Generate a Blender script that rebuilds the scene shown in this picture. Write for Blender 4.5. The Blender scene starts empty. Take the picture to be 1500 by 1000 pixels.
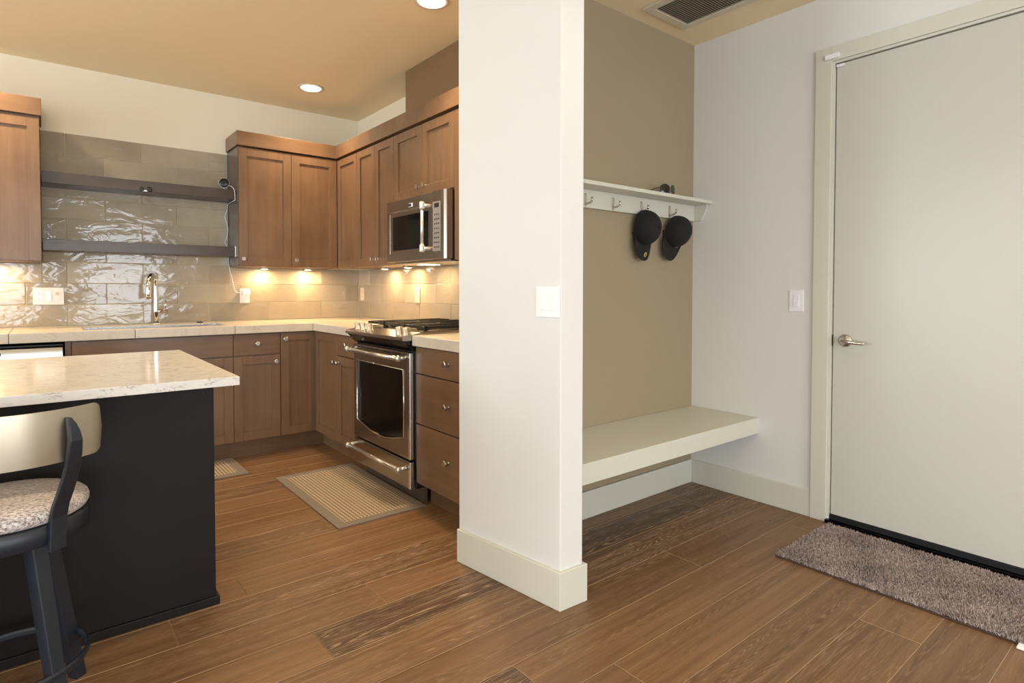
import bpy, bmesh, math, random
from mathutils import Vector, Matrix
random.seed(7)
PI = math.pi
scn = bpy.context.scene
C = scn.collection
def srgb(r, g, b):
    f = lambda c: ((c/255)/12.92 if c/255 <= .04045 else ((c/255+.055)/1.055)**2.4)
    return (f(r), f(g), f(b), 1)

# ------------------------------------------------------------------ camera
EYE = 1.217
cd = bpy.data.cameras.new('camera'); cam = bpy.data.objects.new('camera', cd); C.objects.link(cam)
M = [[0.7786, -0.0008, -0.6275], [-0.0150, 0.9997, -0.0199], [0.6273, 0.0252, 0.7784]]
yaw, pit, rol = -.6784, .0252, .0008
def _m(y, p, r):
    Ry = Matrix(((math.cos(y),0,math.sin(y)),(0,1,0),(-math.sin(y),0,math.cos(y))))
    Rx = Matrix(((1,0,0),(0,math.cos(p),-math.sin(p)),(0,math.sin(p),math.cos(p))))
    Rz = Matrix(((math.cos(r),-math.sin(r),0),(math.sin(r),math.cos(r),0),(0,0,1)))
    return Rz @ Rx @ Ry
M = _m(yaw, pit, rol)
right = Vector((M[0][0], M[0][2], -M[0][1])); down = Vector((M[1][0], M[1][2], -M[1][1])); fwd = Vector((M[2][0], M[2][2], -M[2][1]))
mw = Matrix.Identity(4)
for i in range(3):
    mw[i][0] = right[i]; mw[i][1] = -down[i]; mw[i][2] = -fwd[i]
mw[2][3] = EYE
cam.matrix_world = mw
cd.sensor_width = 36; cd.lens = 36*852.8/1500; cd.shift_y = -(500-445.46)/1500; cd.clip_start = .02
scn.camera = cam

# ------------------------------------------------------------------ colour management, world
vs = scn.view_settings
vs.view_transform = 'Standard'; vs.look = 'None'; vs.gamma = 1; vs.use_curve_mapping = False
vs.exposure = -0.20
w = bpy.data.worlds.new('sky'); scn.world = w; w.use_nodes = True
wn = w.node_tree; wn.nodes['Background'].inputs[0].default_value = (.62, .78, 1, 1); wn.nodes['Background'].inputs[1].default_value = 2.5

# ------------------------------------------------------------------ lights: daylight from unseen windows invented behind and left of the camera
WARM = (1.0, .66, .34); WARM2 = (1.0, .76, .50); NEUT = (1.0, .88, .74); DAY = (.90, .95, 1.0)
def area(name, loc, rot, sx, sy, power, color, spread=PI, shape='RECTANGLE', parent=None):
    l = bpy.data.lights.new(name, 'AREA'); l.shape = shape; l.size = sx
    if shape in ('RECTANGLE', 'ELLIPSE'): l.size_y = sy
    l.energy = power; l.color = color; l.spread = spread
    o = bpy.data.objects.new(name, l); C.objects.link(o); o.location = loc; o.rotation_euler = rot
    if parent: o.parent = parent; o.location = Vector(loc) - parent.location
    return o
REAR = -4.4; LEFT = -4.6
WINS = [(-3.7, -2.3), (-1.6, -.2), (.6, 2.0)]           # invented window openings in the unseen rear wall (x0, x1)
WZ0, WZ1 = .35, 2.3
DAYP = 118
for a, b in WINS:
    area('added_daylight', ((a+b)/2, REAR-.12, (WZ0+WZ1)/2), (PI/2, 0, 0), b-a, WZ1-WZ0, DAYP*.92, DAY)
LW = [(-2.9, -1.3), (-.5, 1.1), (2.2, 3.8)]                          # openings added in the unseen left wall to light the room (y0, y1)
for a, b in LW:
    area('added_daylight', (LEFT-.12, (a+b)/2, (WZ0+WZ1)/2), (PI/2, 0, -PI/2), b-a, WZ1-WZ0, DAYP*(1.5 if a > 2 else .38), DAY)  # opening nearest the kitchen is invented and set stronger as kitchen fill
LAMP_W = 8; KLAMP_W = 18; UC_W = 3.2

# ------------------------------------------------------------------ mesh helpers
class MB:
    def __init__(s): s.v = []; s.f = []; s.m = []; s.sm = []
    def add(s, vs, fs, m=0, smooth=False):
        o = len(s.v); s.v += [tuple(v) for v in vs]
        for f in fs: s.f.append([i+o for i in f]); s.m.append(m); s.sm.append(smooth)
        return s
    def box(s, x0, x1, y0, y1, z0, z1, m=0):
        vs = [(x, y, z) for z in (z0, z1) for y in (y0, y1) for x in (x0, x1)]
        return s.add(vs, [(0,1,3,2),(4,6,7,5),(0,4,5,1),(2,3,7,6),(0,2,6,4),(1,5,7,3)], m)
    def prism(s, poly, z0, z1, m=0):
        n = len(poly); vs = [(p[0], p[1], z0) for p in poly]+[(p[0], p[1], z1) for p in poly]
        return s.add(vs, [list(range(n))[::-1], list(range(n, 2*n))]+[(i, (i+1)%n, n+(i+1)%n, n+i) for i in range(n)], m)
    def extrude(s, poly, mapf, a0, a1, m=0, smooth=False):
        # poly: list of (p, q); mapf(a, p, q) -> xyz, extruded along a
        n = len(poly); vs = [mapf(a0, *p) for p in poly]+[mapf(a1, *p) for p in poly]
        s.add(vs, [list(range(n))[::-1], list(range(n, 2*n))], m)
        return s.add(vs, [(i, (i+1)%n, n+(i+1)%n, n+i) for i in range(n)], m, smooth)
    def lathe(s, org, axis, prof, n=24, m=0, smooth=True):
        # prof: list of (radius, height along axis)
        ax = Vector(axis).normalized(); t = ax.orthogonal().normalized(); b = ax.cross(t); org = Vector(org)
        vs = []; fs = []
        for r, h in prof:
            for k in range(n):
                a = 2*PI*k/n; vs.append(org+ax*h+(t*math.cos(a)+b*math.sin(a))*max(r, 1e-5))
        for j in range(len(prof)-1):
            for k in range(n): fs.append((j*n+k, j*n+(k+1)%n, (j+1)*n+(k+1)%n, (j+1)*n+k))
        s.add(vs, fs, m, smooth)
        L = (len(prof)-1)*n
        o = len(s.v)-len(vs)
        s.f.append([o+k for k in range(n)][::-1]); s.m.append(m); s.sm.append(False)
        s.f.append([o+L+k for k in range(n)]); s.m.append(m); s.sm.append(False)
        return s
    def cyl(s, p0, p1, r, r1=None, n=24, m=0):
        p0 = Vector(p0); p1 = Vector(p1); d = p1-p0
        return s.lathe(p0, d, [(r, 0), (r if r1 is None else r1, d.length)], n, m)
    def tube(s, pts, r, n=10, m=0, closed=False, flat=None):
        # swept round (or flat = (half width, half height)) section with parallel transport
        P = [Vector(p) for p in pts]; N = len(P); vs = []; fs = []
        up = None
        for i in range(N):
            if closed: d = (P[(i+1)%N]-P[i-1]).normalized()
            else: d = (P[min(i+1, N-1)]-P[max(i-1, 0)]).normalized()
            if up is None: up = d.orthogonal().normalized() if abs(d.z) > .9 else Vector((0,0,1))
            up = (up-d*up.dot(d)).normalized(); sd = d.cross(up)
            rr = r[i] if isinstance(r, (list, tuple)) else r
            for k in range(n):
                a = 2*PI*k/n+ (PI/n if flat else 0)
                if flat:
                    c, q = math.cos(a), math.sin(a); kx = 1/max(abs(c), abs(q))
                    vs.append(P[i]+sd*c*kx*flat[0]+up*q*kx*flat[1])
                else: vs.append(P[i]+(sd*math.cos(a)+up*math.sin(a))*rr)
        rng = N if closed else N-1
        for i in range(rng):
            j = (i+1)%N
            for k in range(n): fs.append((i*n+k, i*n+(k+1)%n, j*n+(k+1)%n, j*n+k))
        s.add(vs, fs, m, flat is None)
        if not closed:
            o = len(s.v)-len(vs)
            s.f.append([o+k for k in range(n)][::-1]); s.m.append(m); s.sm.append(False)
            s.f.append([o+(N-1)*n+k for k in range(n)]); s.m.append(m); s.sm.append(False)
        return s
    def surf(s, rows, m=0, smooth=True, closed=False):
        nr = len(rows); nc = len(rows[0]); vs = [p for r in rows for p in r]; fs = []
        for i in range(nr-1):
            for k in range(nc if closed else nc-1):
                k2 = (k+1)%nc; fs.append((i*nc+k, i*nc+k2, (i+1)*nc+k2, (i+1)*nc+k))
        return s.add(vs, fs, m, smooth)

def build(name, mb, mats, parent=None, org=None, bevel=.0015, recalc=True):
    if not isinstance(mats, (list, tuple)): mats = [mats]
    if parent is not None: org = WORG[parent.name]
    org = Vector(org) if org is not None else Vector((0,0,0))
    me = bpy.data.meshes.new(name)
    me.from_pydata([(v[0]-org.x, v[1]-org.y, v[2]-org.z) for v in mb.v], [], mb.f)
    for i, p in enumerate(me.polygons): p.material_index = mb.m[i]; p.use_smooth = mb.sm[i]
    if recalc:
        bm = bmesh.new(); bm.from_mesh(me); bmesh.ops.recalc_face_normals(bm, faces=bm.faces); bm.to_mesh(me); bm.free()
    for m in mats: me.materials.append(m)
    o = bpy.data.objects.new(name, me); C.objects.link(o)
    if parent is not None: o.parent = parent
    else: o.location = org
    WORG[o.name] = org
    if bevel:
        b = o.modifiers.new('bevel', 'BEVEL'); b.width = bevel; b.segments = 2; b.limit_method = 'ANGLE'; b.angle_limit = math.radians(40)
    return o
WORG = {}
def thing(name, label, cat, loc, group=None):
    o = bpy.data.objects.new(name, None); C.objects.link(o); o.location = loc; o.empty_display_size = .05
    WORG[o.name] = Vector(loc)
    return tag(o, label, cat, group)
def tag(o, label, cat, group=None):
    o['label'] = label; o['category'] = cat
    if group: o['group'] = group
    return o
def struct(name, mb, mats, parent=None, bevel=0, **k):
    o = build(name, mb, mats, parent=parent, bevel=bevel, **k); o['kind'] = 'structure'; return o

# ------------------------------------------------------------------ materials
def new(name):
    m = bpy.data.materials.new(name); m.use_nodes = True
    return m, m.node_tree, m.node_tree.nodes['Principled BSDF']
def setp(b, **k):
    for a, v in k.items(): b.inputs[a.replace('_', ' ')].default_value = v
def plain(name, col, rough=.5, metal=0, bump=0, bscale=200, var=0, spec=.5, coat=0):
    m, nt, b = new(name); N = nt.nodes; L = nt.links
    b.inputs['Base Color'].default_value = col; b.inputs['Roughness'].default_value = rough; b.inputs['Metallic'].default_value = metal
    b.inputs['Specular IOR Level'].default_value = spec; b.inputs['Coat Weight'].default_value = coat
    tc = N.new('ShaderNodeTexCoord'); no = N.new('ShaderNodeTexNoise'); no.inputs['Scale'].default_value = bscale; no.inputs['Detail'].default_value = 3
    L.new(tc.outputs['Object'], no.inputs['Vector'])
    if bump:
        bp = N.new('ShaderNodeBump'); bp.inputs['Strength'].default_value = bump; bp.inputs['Distance'].default_value = .002
        L.new(no.outputs['Fac'], bp.inputs['Height']); L.new(bp.outputs['Normal'], b.inputs['Normal'])
    mx = N.new('ShaderNodeMixRGB'); mx.blend_type = 'MULTIPLY'; mx.inputs['Fac'].default_value = max(var, .02)
    mx.inputs['Color1'].default_value = col
    L.new(no.outputs['Fac'], mx.inputs['Color2']); L.new(mx.outputs['Color'], b.inputs['Base Color'])
    return m
def wood(name, c1, c2, direction='Z', rough=.34, scale=1.0, streak=.5):
    m, nt, b = new(name); N = nt.nodes; L = nt.links
    tc = N.new('ShaderNodeTexCoord'); mp = N.new('ShaderNodeMapping'); oi = N.new('ShaderNodeObjectInfo')
    s = {'X': (1.2, 22, 22), 'Y': (22, 1.2, 22), 'Z': (22, 22, 1.2)}[direction]
    mp.inputs['Scale'].default_value = tuple(a*scale for a in s)
    ad = N.new('ShaderNodeVectorMath'); ad.operation = 'ADD'
    L.new(tc.outputs['Object'], ad.inputs[0])
    cx = N.new('ShaderNodeCombineXYZ'); mm = N.new('ShaderNodeMath'); mm.operation = 'MULTIPLY'; mm.inputs[1].default_value = 7
    L.new(oi.outputs['Random'], mm.inputs[0])
    for i in range(3): L.new(mm.outputs[0], cx.inputs[i])
    L.new(cx.outputs[0], ad.inputs[1]); L.new(ad.outputs[0], mp.inputs['Vector'])
    n1 = N.new('ShaderNodeTexNoise'); n1.inputs['Scale'].default_value = 1; n1.inputs['Detail'].default_value = 6; n1.inputs['Roughness'].default_value = .62; n1.inputs['Distortion'].default_value = .4
    L.new(mp.outputs[0], n1.inputs['Vector'])
    n2 = N.new('ShaderNodeTexNoise'); n2.inputs['Scale'].default_value = 3.2; n2.inputs['Detail'].default_value = 3
    L.new(ad.outputs[0], n2.inputs['Vector'])
    n3 = N.new('ShaderNodeTexNoise'); n3.inputs['Scale'].default_value = 7; n3.inputs['Detail'].default_value = 2
    L.new(mp.outputs[0], n3.inputs['Vector'])
    rp = N.new('ShaderNodeValToRGB'); rp.color_ramp.elements[0].position = .3; rp.color_ramp.elements[1].position = .72
    rp.color_ramp.elements[0].color = c1; rp.color_ramp.elements[1].color = c2
    a1 = N.new('ShaderNodeMath'); a1.operation = 'MULTIPLY_ADD'; a1.inputs[1].default_value = streak
    L.new(n1.outputs['Fac'], a1.inputs[0])
    a2 = N.new('ShaderNodeMath'); a2.operation = 'MULTIPLY'; a2.inputs[1].default_value = .75-streak*.5
    L.new(n2.outputs['Fac'], a2.inputs[0]); L.new(a2.outputs[0], a1.inputs[2])
    a3 = N.new('ShaderNodeMath'); a3.operation = 'MULTIPLY_ADD'; a3.inputs[1].default_value = .12
    L.new(n3.outputs['Fac'], a3.inputs[0]); L.new(a1.outputs[0], a3.inputs[2])
    L.new(a3.outputs[0], rp.inputs['Fac']); L.new(rp.outputs[0], b.inputs['Base Color'])
    bp = N.new('ShaderNodeBump'); bp.inputs['Strength'].default_value = .12; bp.inputs['Distance'].default_value = .001
    L.new(n1.outputs['Fac'], bp.inputs['Height']); L.new(bp.outputs[0], b.inputs['Normal'])
    b.inputs['Roughness'].default_value = rough
    return m
def brushed(name, col, rough=.28, direction='Y', aniso=.0):
    m, nt, b = new(name); N = nt.nodes; L = nt.links
    b.inputs['Metallic'].default_value = 1; b.inputs['Base Color'].default_value = col
    tc = N.new('ShaderNodeTexCoord'); mp = N.new('ShaderNodeMapping')
    mp.inputs['Scale'].default_value = {'X': (3, 500, 500), 'Y': (500, 3, 500), 'Z': (500, 500, 3)}[direction]
    n = N.new('ShaderNodeTexNoise'); n.inputs['Scale'].default_value = 1; n.inputs['Detail'].default_value = 2
    L.new(tc.outputs['Object'], mp.inputs[0]); L.new(mp.outputs[0], n.inputs['Vector'])
    mr = N.new('ShaderNodeMapRange'); mr.inputs[3].default_value = rough-.07; mr.inputs[4].default_value = rough+.1
    L.new(n.outputs['Fac'], mr.inputs[0]); L.new(mr.outputs[0], b.inputs['Roughness'])
    return m
def emit(name, col, s):
    m, nt, b = new(name); b.inputs['Base Color'].default_value = (.8,.8,.8,1)
    b.inputs['Emission Color'].default_value = col; b.inputs['Emission Strength'].default_value = s
    return m

M_WALL = plain('wall paint', srgb(222, 221, 216), .6, bump=.12, bscale=260)
M_KWALL = plain('cream wall paint', srgb(232, 224, 200), .6, bump=.12, bscale=260)
M_TAN = plain('tan paint', srgb(158, 143, 116), .6, bump=.2, bscale=220)
M_CEIL = plain('ceiling paint', srgb(243, 226, 188), .75, bump=.25, bscale=160)
M_TRIM = plain('greige trim paint', srgb(210, 208, 194), .38, bump=.04)
M_DOOR = plain('greige door paint', srgb(198, 196, 184), .36, bump=.05, bscale=60)
M_WHITE = plain('white plastic', srgb(240, 240, 240), .3)
M_ALM = plain('almond plastic', srgb(214, 200, 176), .35)
M_BLACK = plain('black plastic', srgb(18, 17, 17), .35)
M_RUB = plain('black rubber', srgb(14, 14, 16), .6)
M_STEEL = plain('stainless steel', srgb(168, 160, 150), .27, 1)
M_STEELX = brushed('stainless steel across', srgb(205, 205, 205), .22, 'X')
M_CHROME = plain('chrome', srgb(225, 222, 218), .1, 1)
M_NICK = plain('satin nickel', srgb(205, 200, 190), .26, 1)
M_HANDLE = plain('polished handle metal', srgb(226, 222, 214), .18, .85)
M_GLASS = plain('black oven glass', srgb(10, 9, 8), .1, spec=.35)
M_IRON = plain('cast iron', srgb(28, 25, 23), .5, bump=.3, bscale=300)
W1, W2 = srgb(94, 68, 46), srgb(126, 97, 70)
M_WOODV = wood('stained cabinet wood upright', W1, W2, 'Z')
M_WOODX = wood('stained cabinet wood along back wall', W1, W2, 'X')
M_WOODY = wood('stained cabinet wood along range wall', W1, W2, 'Y')
M_SIDE = wood('dark cabinet side', srgb(70, 60, 52), srgb(98, 84, 72), 'Z', rough=.25)
M_ESP = wood('espresso shelf wood', srgb(52, 42, 38), srgb(74, 62, 55), 'X', rough=.3)
M_ISL = plain('espresso island panel', srgb(24, 19, 17), .55, bump=.25, bscale=420, var=.15, spec=.25)
M_STOOL = plain('charcoal painted metal', srgb(30, 36, 44), .42, bump=.05)
M_GOLD = brushed('brushed champagne metal', srgb(184, 174, 154), .36, 'Z')

# ------------------------------------------------------------------ floor of individual planks
m, nt, b = new('oak planks'); N = nt.nodes; L = nt.links; M_FLOOR = m
uv = N.new('ShaderNodeUVMap'); uv.uv_map = 'UVMap'
at = N.new('ShaderNodeAttribute'); at.attribute_name = 'tone'
sx = N.new('ShaderNodeSeparateColor'); L.new(at.outputs['Color'], sx.inputs[0])
cmb = N.new('ShaderNodeCombineXYZ')
for i, k in enumerate((37, 19, 11)):
    mu = N.new('ShaderNodeMath'); mu.operation = 'MULTIPLY'; mu.inputs[1].default_value = k
    L.new(sx.outputs[1], mu.inputs[0]); L.new(mu.outputs[0], cmb.inputs[i])
ad = N.new('ShaderNodeVectorMath'); ad.operation = 'ADD'; L.new(uv.outputs[0], ad.inputs[0]); L.new(cmb.outputs[0], ad.inputs[1])
mp = N.new('ShaderNodeMapping'); mp.inputs['Scale'].default_value = (1.5, 4.2, 1); L.new(ad.outputs[0], mp.inputs[0])
big = N.new('ShaderNodeTexNoise'); big.inputs['Scale'].default_value = 1.0; big.inputs['Detail'].default_value = 1.2; big.inputs['Roughness'].default_value = .4
L.new(mp.outputs[0], big.inputs['Vector'])
# small wobble so that growth rings are ragged
mpw = N.new('ShaderNodeMapping'); mpw.inputs['Scale'].default_value = (26, 70, 1); L.new(ad.outputs[0], mpw.inputs[0])
wob = N.new('ShaderNodeTexNoise'); wob.inputs['Scale'].default_value = 1; wob.inputs['Detail'].default_value = 2; L.new(mpw.outputs[0], wob.inputs['Vector'])
rg = N.new('ShaderNodeMath'); rg.operation = 'MULTIPLY'; rg.inputs[1].default_value = 34; L.new(big.outputs['Fac'], rg.inputs[0])
rw = N.new('ShaderNodeMath'); rw.operation = 'MULTIPLY_ADD'; rw.inputs[1].default_value = 1.1; L.new(wob.outputs['Fac'], rw.inputs[0]); L.new(rg.outputs[0], rw.inputs[2])
fr = N.new('ShaderNodeMath'); fr.operation = 'FRACT'; L.new(rw.outputs[0], fr.inputs[0])
# light limed lines along the growth rings
pr = N.new('ShaderNodeValToRGB'); e = pr.color_ramp.elements
e[0].position = .0; e[0].color = (0,0,0,1); e[1].position = .14; e[1].color = (1,1,1,1)
e2 = pr.color_ramp.elements.new(.30); e2.color = (.9,.9,.9,1); e3 = pr.color_ramp.elements.new(.48); e3.color = (0,0,0,1)
L.new(fr.outputs[0], pr.inputs['Fac'])
mp2 = N.new('ShaderNodeMapping'); mp2.inputs['Scale'].default_value = (60, 300, 1); L.new(ad.outputs[0], mp2.inputs[0])
fine = N.new('ShaderNodeTexNoise'); fine.inputs['Scale'].default_value = 1; fine.inputs['Detail'].default_value = 2; L.new(mp2.outputs[0], fine.inputs['Vector'])
# where on the board the lime shows strongly
mpk = N.new('ShaderNodeMapping'); mpk.inputs['Scale'].default_value = (2.2, 9, 1); L.new(ad.outputs[0], mpk.inputs[0])
pk = N.new('ShaderNodeTexNoise'); pk.inputs['Scale'].default_value = 1; pk.inputs['Detail'].default_value = 2; L.new(mpk.outputs[0], pk.inputs['Vector'])
fr2 = N.new('ShaderNodeMapRange'); fr2.inputs[1].default_value = .38; fr2.inputs[2].default_value = .68; fr2.inputs[3].default_value = .12; L.new(pk.outputs['Fac'], fr2.inputs[0])
pf = N.new('ShaderNodeMapRange'); pf.inputs[1].default_value = .3; pf.inputs[2].default_value = .6; pf.inputs[3].default_value = .35; L.new(fine.outputs['Fac'], pf.inputs[0])
pm0 = N.new('ShaderNodeMath'); pm0.operation = 'MULTIPLY'; L.new(pr.outputs[0], pm0.inputs[0]); L.new(fr2.outputs[0], pm0.inputs[1])
pm = N.new('ShaderNodeMath'); pm.operation = 'MULTIPLY'; L.new(pm0.outputs[0], pm.inputs[0]); L.new(pf.outputs[0], pm.inputs[1])
mp3 = N.new('ShaderNodeMapping'); mp3.inputs['Scale'].default_value = (1.6, 5, 1); L.new(ad.outputs[0], mp3.inputs[0])
pat = N.new('ShaderNodeTexNoise'); pat.inputs['Scale'].default_value = 1.5; pat.inputs['Detail'].default_value = 3; L.new(mp3.outputs[0], pat.inputs['Vector'])
# plank base: tone.r picks brown or dark walnut brown
c1 = N.new('ShaderNodeMixRGB'); c1.inputs[1].default_value = srgb(136, 102, 70); c1.inputs[2].default_value = srgb(88, 63, 45); L.new(sx.outputs[0], c1.inputs[0])
c2 = N.new('ShaderNodeMixRGB'); c2.blend_type = 'MULTIPLY'; c2.inputs[0].default_value = .75; L.new(c1.outputs[0], c2.inputs[1])
prr = N.new('ShaderNodeValToRGB'); prr.color_ramp.elements[0].position = .3; prr.color_ramp.elements[0].color = (.55,.50,.45,1); prr.color_ramp.elements[1].position = .65; prr.color_ramp.elements[1].color = (1.0,1.0,1.0,1)
L.new(pat.outputs['Fac'], prr.inputs[0]); L.new(prr.outputs[0], c2.inputs[2])
c2b = N.new('ShaderNodeMixRGB'); c2b.blend_type = 'MULTIPLY'; c2b.inputs[0].default_value = .15; L.new(c2.outputs[0], c2b.inputs[1]); L.new(fine.outputs['Fac'], c2b.inputs[2])
c3 = N.new('ShaderNodeMixRGB'); L.new(c2b.outputs[0], c3.inputs[1]); c3.inputs[2].default_value = srgb(190, 162, 128)
pw = N.new('ShaderNodeMath'); pw.operation = 'MULTIPLY'; L.new(pm.outputs[0], pw.inputs[0]); L.new(sx.outputs[2], pw.inputs[1])
L.new(pw.outputs[0], c3.inputs[0])
L.new(c3.outputs[0], b.inputs['Base Color'])
bp = N.new('ShaderNodeBump'); bp.inputs['Strength'].default_value = .25; bp.inputs['Distance'].default_value = .001; bp.invert = True
L.new(pm.outputs[0], bp.inputs['Height']); L.new(bp.outputs[0], b.inputs['Normal'])
b.inputs['Roughness'].default_value = .38; b.inputs['Specular IOR Level'].default_value = .32
M_SEAM = plain('limed seam', srgb(188, 156, 118), .6)

PW = .198
def floor():
    fixed = {0: [1.43-2.1, 1.43], -1: [1.3], 1: [-.6, 1.167, 3.0], 2: [-1.0, .2, 2.237], 3: [-.2, 1.66, 4.0], 4: [-1.6, .73, 2.86], 5: [-.7, 1.02, 2.9], 6: [.343, 1.8], 7: [-1.2, .617, 2.3]}
    dark = {(4, 2): .95, (4, 3): .8, (1, 1): 1.0, (1, 2): .1, (0, 1): .2, (3, 2): .5, (2, 3): .35, (5, 3): .8, (6, 1): .45}
    vs, fs, ms, uvs, tone = [], [], [], [], []
    X0, X1, Y0, Y1 = LEFT, 3.3, REAR, 5.1
    rnd = random.Random(3)
    k0 = int(math.floor((Y0-1.244)/PW)); k1 = int(math.ceil((Y1-1.244)/PW))
    g = .0011
    vs += [(X0, Y0, -.004), (X1, Y0, -.004), (X1, Y1, -.004), (X0, Y1, -.004)]; fs.append((0,1,2,3)); ms.append(1); uvs.append([(0,0)]*4); tone.append((0,0,0))
    for k in range(k0, k1):
        r = k+1            # row 1 = Y 1.244..1.442
        y0 = max(1.244+PW*k, Y0); y1 = min(1.244+PW*(k+1), Y1)
        if y1-y0 < .01: continue
        js = sorted(fixed.get(r, []))
        if not js: js = [X0+rnd.uniform(.3, 1.8)]
        while js[0] > X0: js.insert(0, js[0]-rnd.uniform(1.3, 2.1))
        while js[-1] < X1: js.append(js[-1]+rnd.uniform(1.3, 2.1))
        for i in range(len(js)-1):
            a, c = max(js[i], X0), min(js[i+1], X1)
            if c-a < .02: continue
            t = rnd.choice((0, .05, .1, .15, .3, .5)) if rnd.random() < .7 else rnd.uniform(0, .7)
            if r in fixed:
                j = sum(1 for q in fixed[r] if q <= js[i]+1e-6)
                t = dark.get((r, j), min(t, .3))
            p = (t, rnd.random(), rnd.uniform(.4, .65) if t > .2 else rnd.uniform(.15, .4))
            if t >= .45: p = (t, p[1], 1.0)
            o = len(vs); x0, x1, ya, yb = a+g, c-g, y0+g, y1-g
            e = .0007
            vs += [(x0, ya, -e), (x1, ya, -e), (x1, yb, -e), (x0, yb, -e), (x0+e, ya+e, 0), (x1-e, ya+e, 0), (x1-e, yb-e, 0), (x0+e, yb-e, 0)]
            for f in ((4,5,6,7), (0,1,5,4), (1,2,6,5), (2,3,7,6), (3,0,4,7)):
                fs.append([o+q for q in f]); ms.append(0 if f[0] == 4 else 1); uvs.append([(vs[o+q][0], vs[o+q][1]) for q in f]); tone.append(p)
    me = bpy.data.meshes.new('floor'); me.from_pydata(vs, [], [list(f) for f in fs])
    me.materials.append(M_FLOOR); me.materials.append(M_SEAM)
    ul = me.uv_layers.new(name='UVMap'); ca = me.color_attributes.new('tone', 'FLOAT_COLOR', 'CORNER')
    li = 0
    for i, p in enumerate(me.polygons):
        p.material_index = ms[i]
        for q, l in enumerate(p.loop_indices):
            ul.data[l].uv = uvs[i][q]; ca.data[l].color = (*tone[i], 1)
    o = bpy.data.objects.new('floor', me); C.objects.link(o); o['kind'] = 'structure'
    return o
floor()

# ------------------------------------------------------------------ room shell
CEIL = 2.74; KB = 5.03; KX = 2.255; EX = 3.197; AY = 2.15
def wall_with_openings(name, axis, at, a0, a1, opens, mat, th=.15, sign=-1):
    # wall face at 'at', body behind it in direction sign; opens = [(u0, u1, z0, z1)]
    mb = MB(); c = sorted(opens)
    def bx(u0, u1, z0, z1):
        lo, hi = (at, at+th*sign) if sign > 0 else (at+th*sign, at)
        if axis == 'X': mb.box(u0, u1, lo, hi, z0, z1)
        else: mb.box(lo, hi, u0, u1, z0, z1)
    u = a0
    for (p, q, z0, z1) in c:
        bx(u, p, 0, CEIL)
        if z0 > 0: bx(p, q, 0, z0)
        bx(p, q, z1, CEIL); u = q
    bx(u, a1, 0, CEIL)
    return struct(name, mb, mat)
struct('ceiling', MB().box(LEFT-.15, EX+.15, REAR-.15, KB+.15, CEIL, CEIL+.1), M_CEIL)
struct('wall_back', MB().box(LEFT-.15, KX+.14, KB, KB+.15, -.02, CEIL), M_KWALL)
struct('wall_kitchen_right', MB().box(KX, KX+.14, AY+.115, KB, -.02, CEIL), M_KWALL)
struct('wall_accent', MB().prism([(1.629, AY), (EX, AY), (EX, AY+.115), (1.629, AY+.115)], -.02, CEIL), M_TAN)
struct('wall_wing', MB().prism([(1.439, 2.163), (1.515, 1.587), (1.629, 1.581), (1.629, AY), (1.45, AY)], -.02, CEIL), M_WALL, bevel=.004)
DY0, DY1, DZ = .405, 1.324, 2.392
wall_with_openings('wall_right', 'Y', EX, REAR, AY+.115, [(DY0, DY1, 0, DZ)], M_WALL, sign=1)
wall_with_openings('wall_rear', 'X', REAR, LEFT, EX+.15, [(a, b_, WZ0, WZ1) for a, b_ in WINS], M_WALL)
wall_with_openings('wall_left', 'Y', LEFT, REAR, KB, [(a, b_, WZ0, WZ1) for a, b_ in LW], M_WALL)
M_WINF = plain('white invented window frame', srgb(236, 234, 228), .4)
wi = 0
for ax, at, lst in (('X', REAR, WINS), ('Y', LEFT, LW)):
    for a, b_ in lst:
        wi += 1; mb = MB(); f = .05
        segs = [(a, a+f, WZ0, WZ1), (b_-f, b_, WZ0, WZ1), (a+f, b_-f, WZ0, WZ0+f), (a+f, b_-f, WZ1-f, WZ1), ((a+b_)/2-.02, (a+b_)/2+.02, WZ0+f, WZ1-f), (a+f, b_-f, 1.72, 1.76)]
        for (u0, u1, z0, z1) in segs:
            if ax == 'X': mb.box(u0, u1, at-.08, at-.03, z0, z1)
            else: mb.box(at-.08, at-.03, u0, u1, z0, z1)
        struct('window_%d' % wi, mb, M_WINF, bevel=.002)  # frames of the unseen windows added to let light in
# baseboards
BH = .145
mb = MB()
def base_strip(name, p, q, th=.013, h=BH, nrm=(0, -1)):
    (x0, y0), (x1, y1) = p, q
    mb = MB().prism([(x0, y0), (x1, y1), (x1+nrm[0]*th, y1+nrm[1]*th), (x0+nrm[0]*th, y0+nrm[1]*th)], 0, h)
    return struct(name, mb, M_TRIM, bevel=.003)
struct('baseboard_accent', MB().box(1.629, EX, AY-.014, AY, 0, BH), M_TRIM, bevel=.003)
struct('baseboard_right', MB().box(EX-.014, EX, 1.404, AY-.014, 0, BH), M_TRIM, bevel=.003)
struct('baseboard_entry', MB().box(EX-.014, EX, REAR, DY0-.08, 0, BH), M_TRIM, bevel=.003)
# the wing wall's baseboard wraps its two faces and the alcove side
o1 = [(1.426, 2.162), (1.501, 1.573), (1.643, 1.566), (1.643, AY-.014)]
i1 = [(1.629, AY-.014), (1.629, 1.581), (1.515, 1.587), (1.439, 2.163)]
struct('baseboard_wing', MB().prism(o1+i1, 0, BH+.002), M_TRIM, bevel=.003)
struct('baseboard_rear', MB().box(LEFT, EX, REAR, REAR+.014, 0, BH), M_TRIM, bevel=.003)
struct('baseboard_left', MB().box(LEFT, LEFT+.014, REAR+.014, KB, 0, BH), M_TRIM, bevel=.003)

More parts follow.
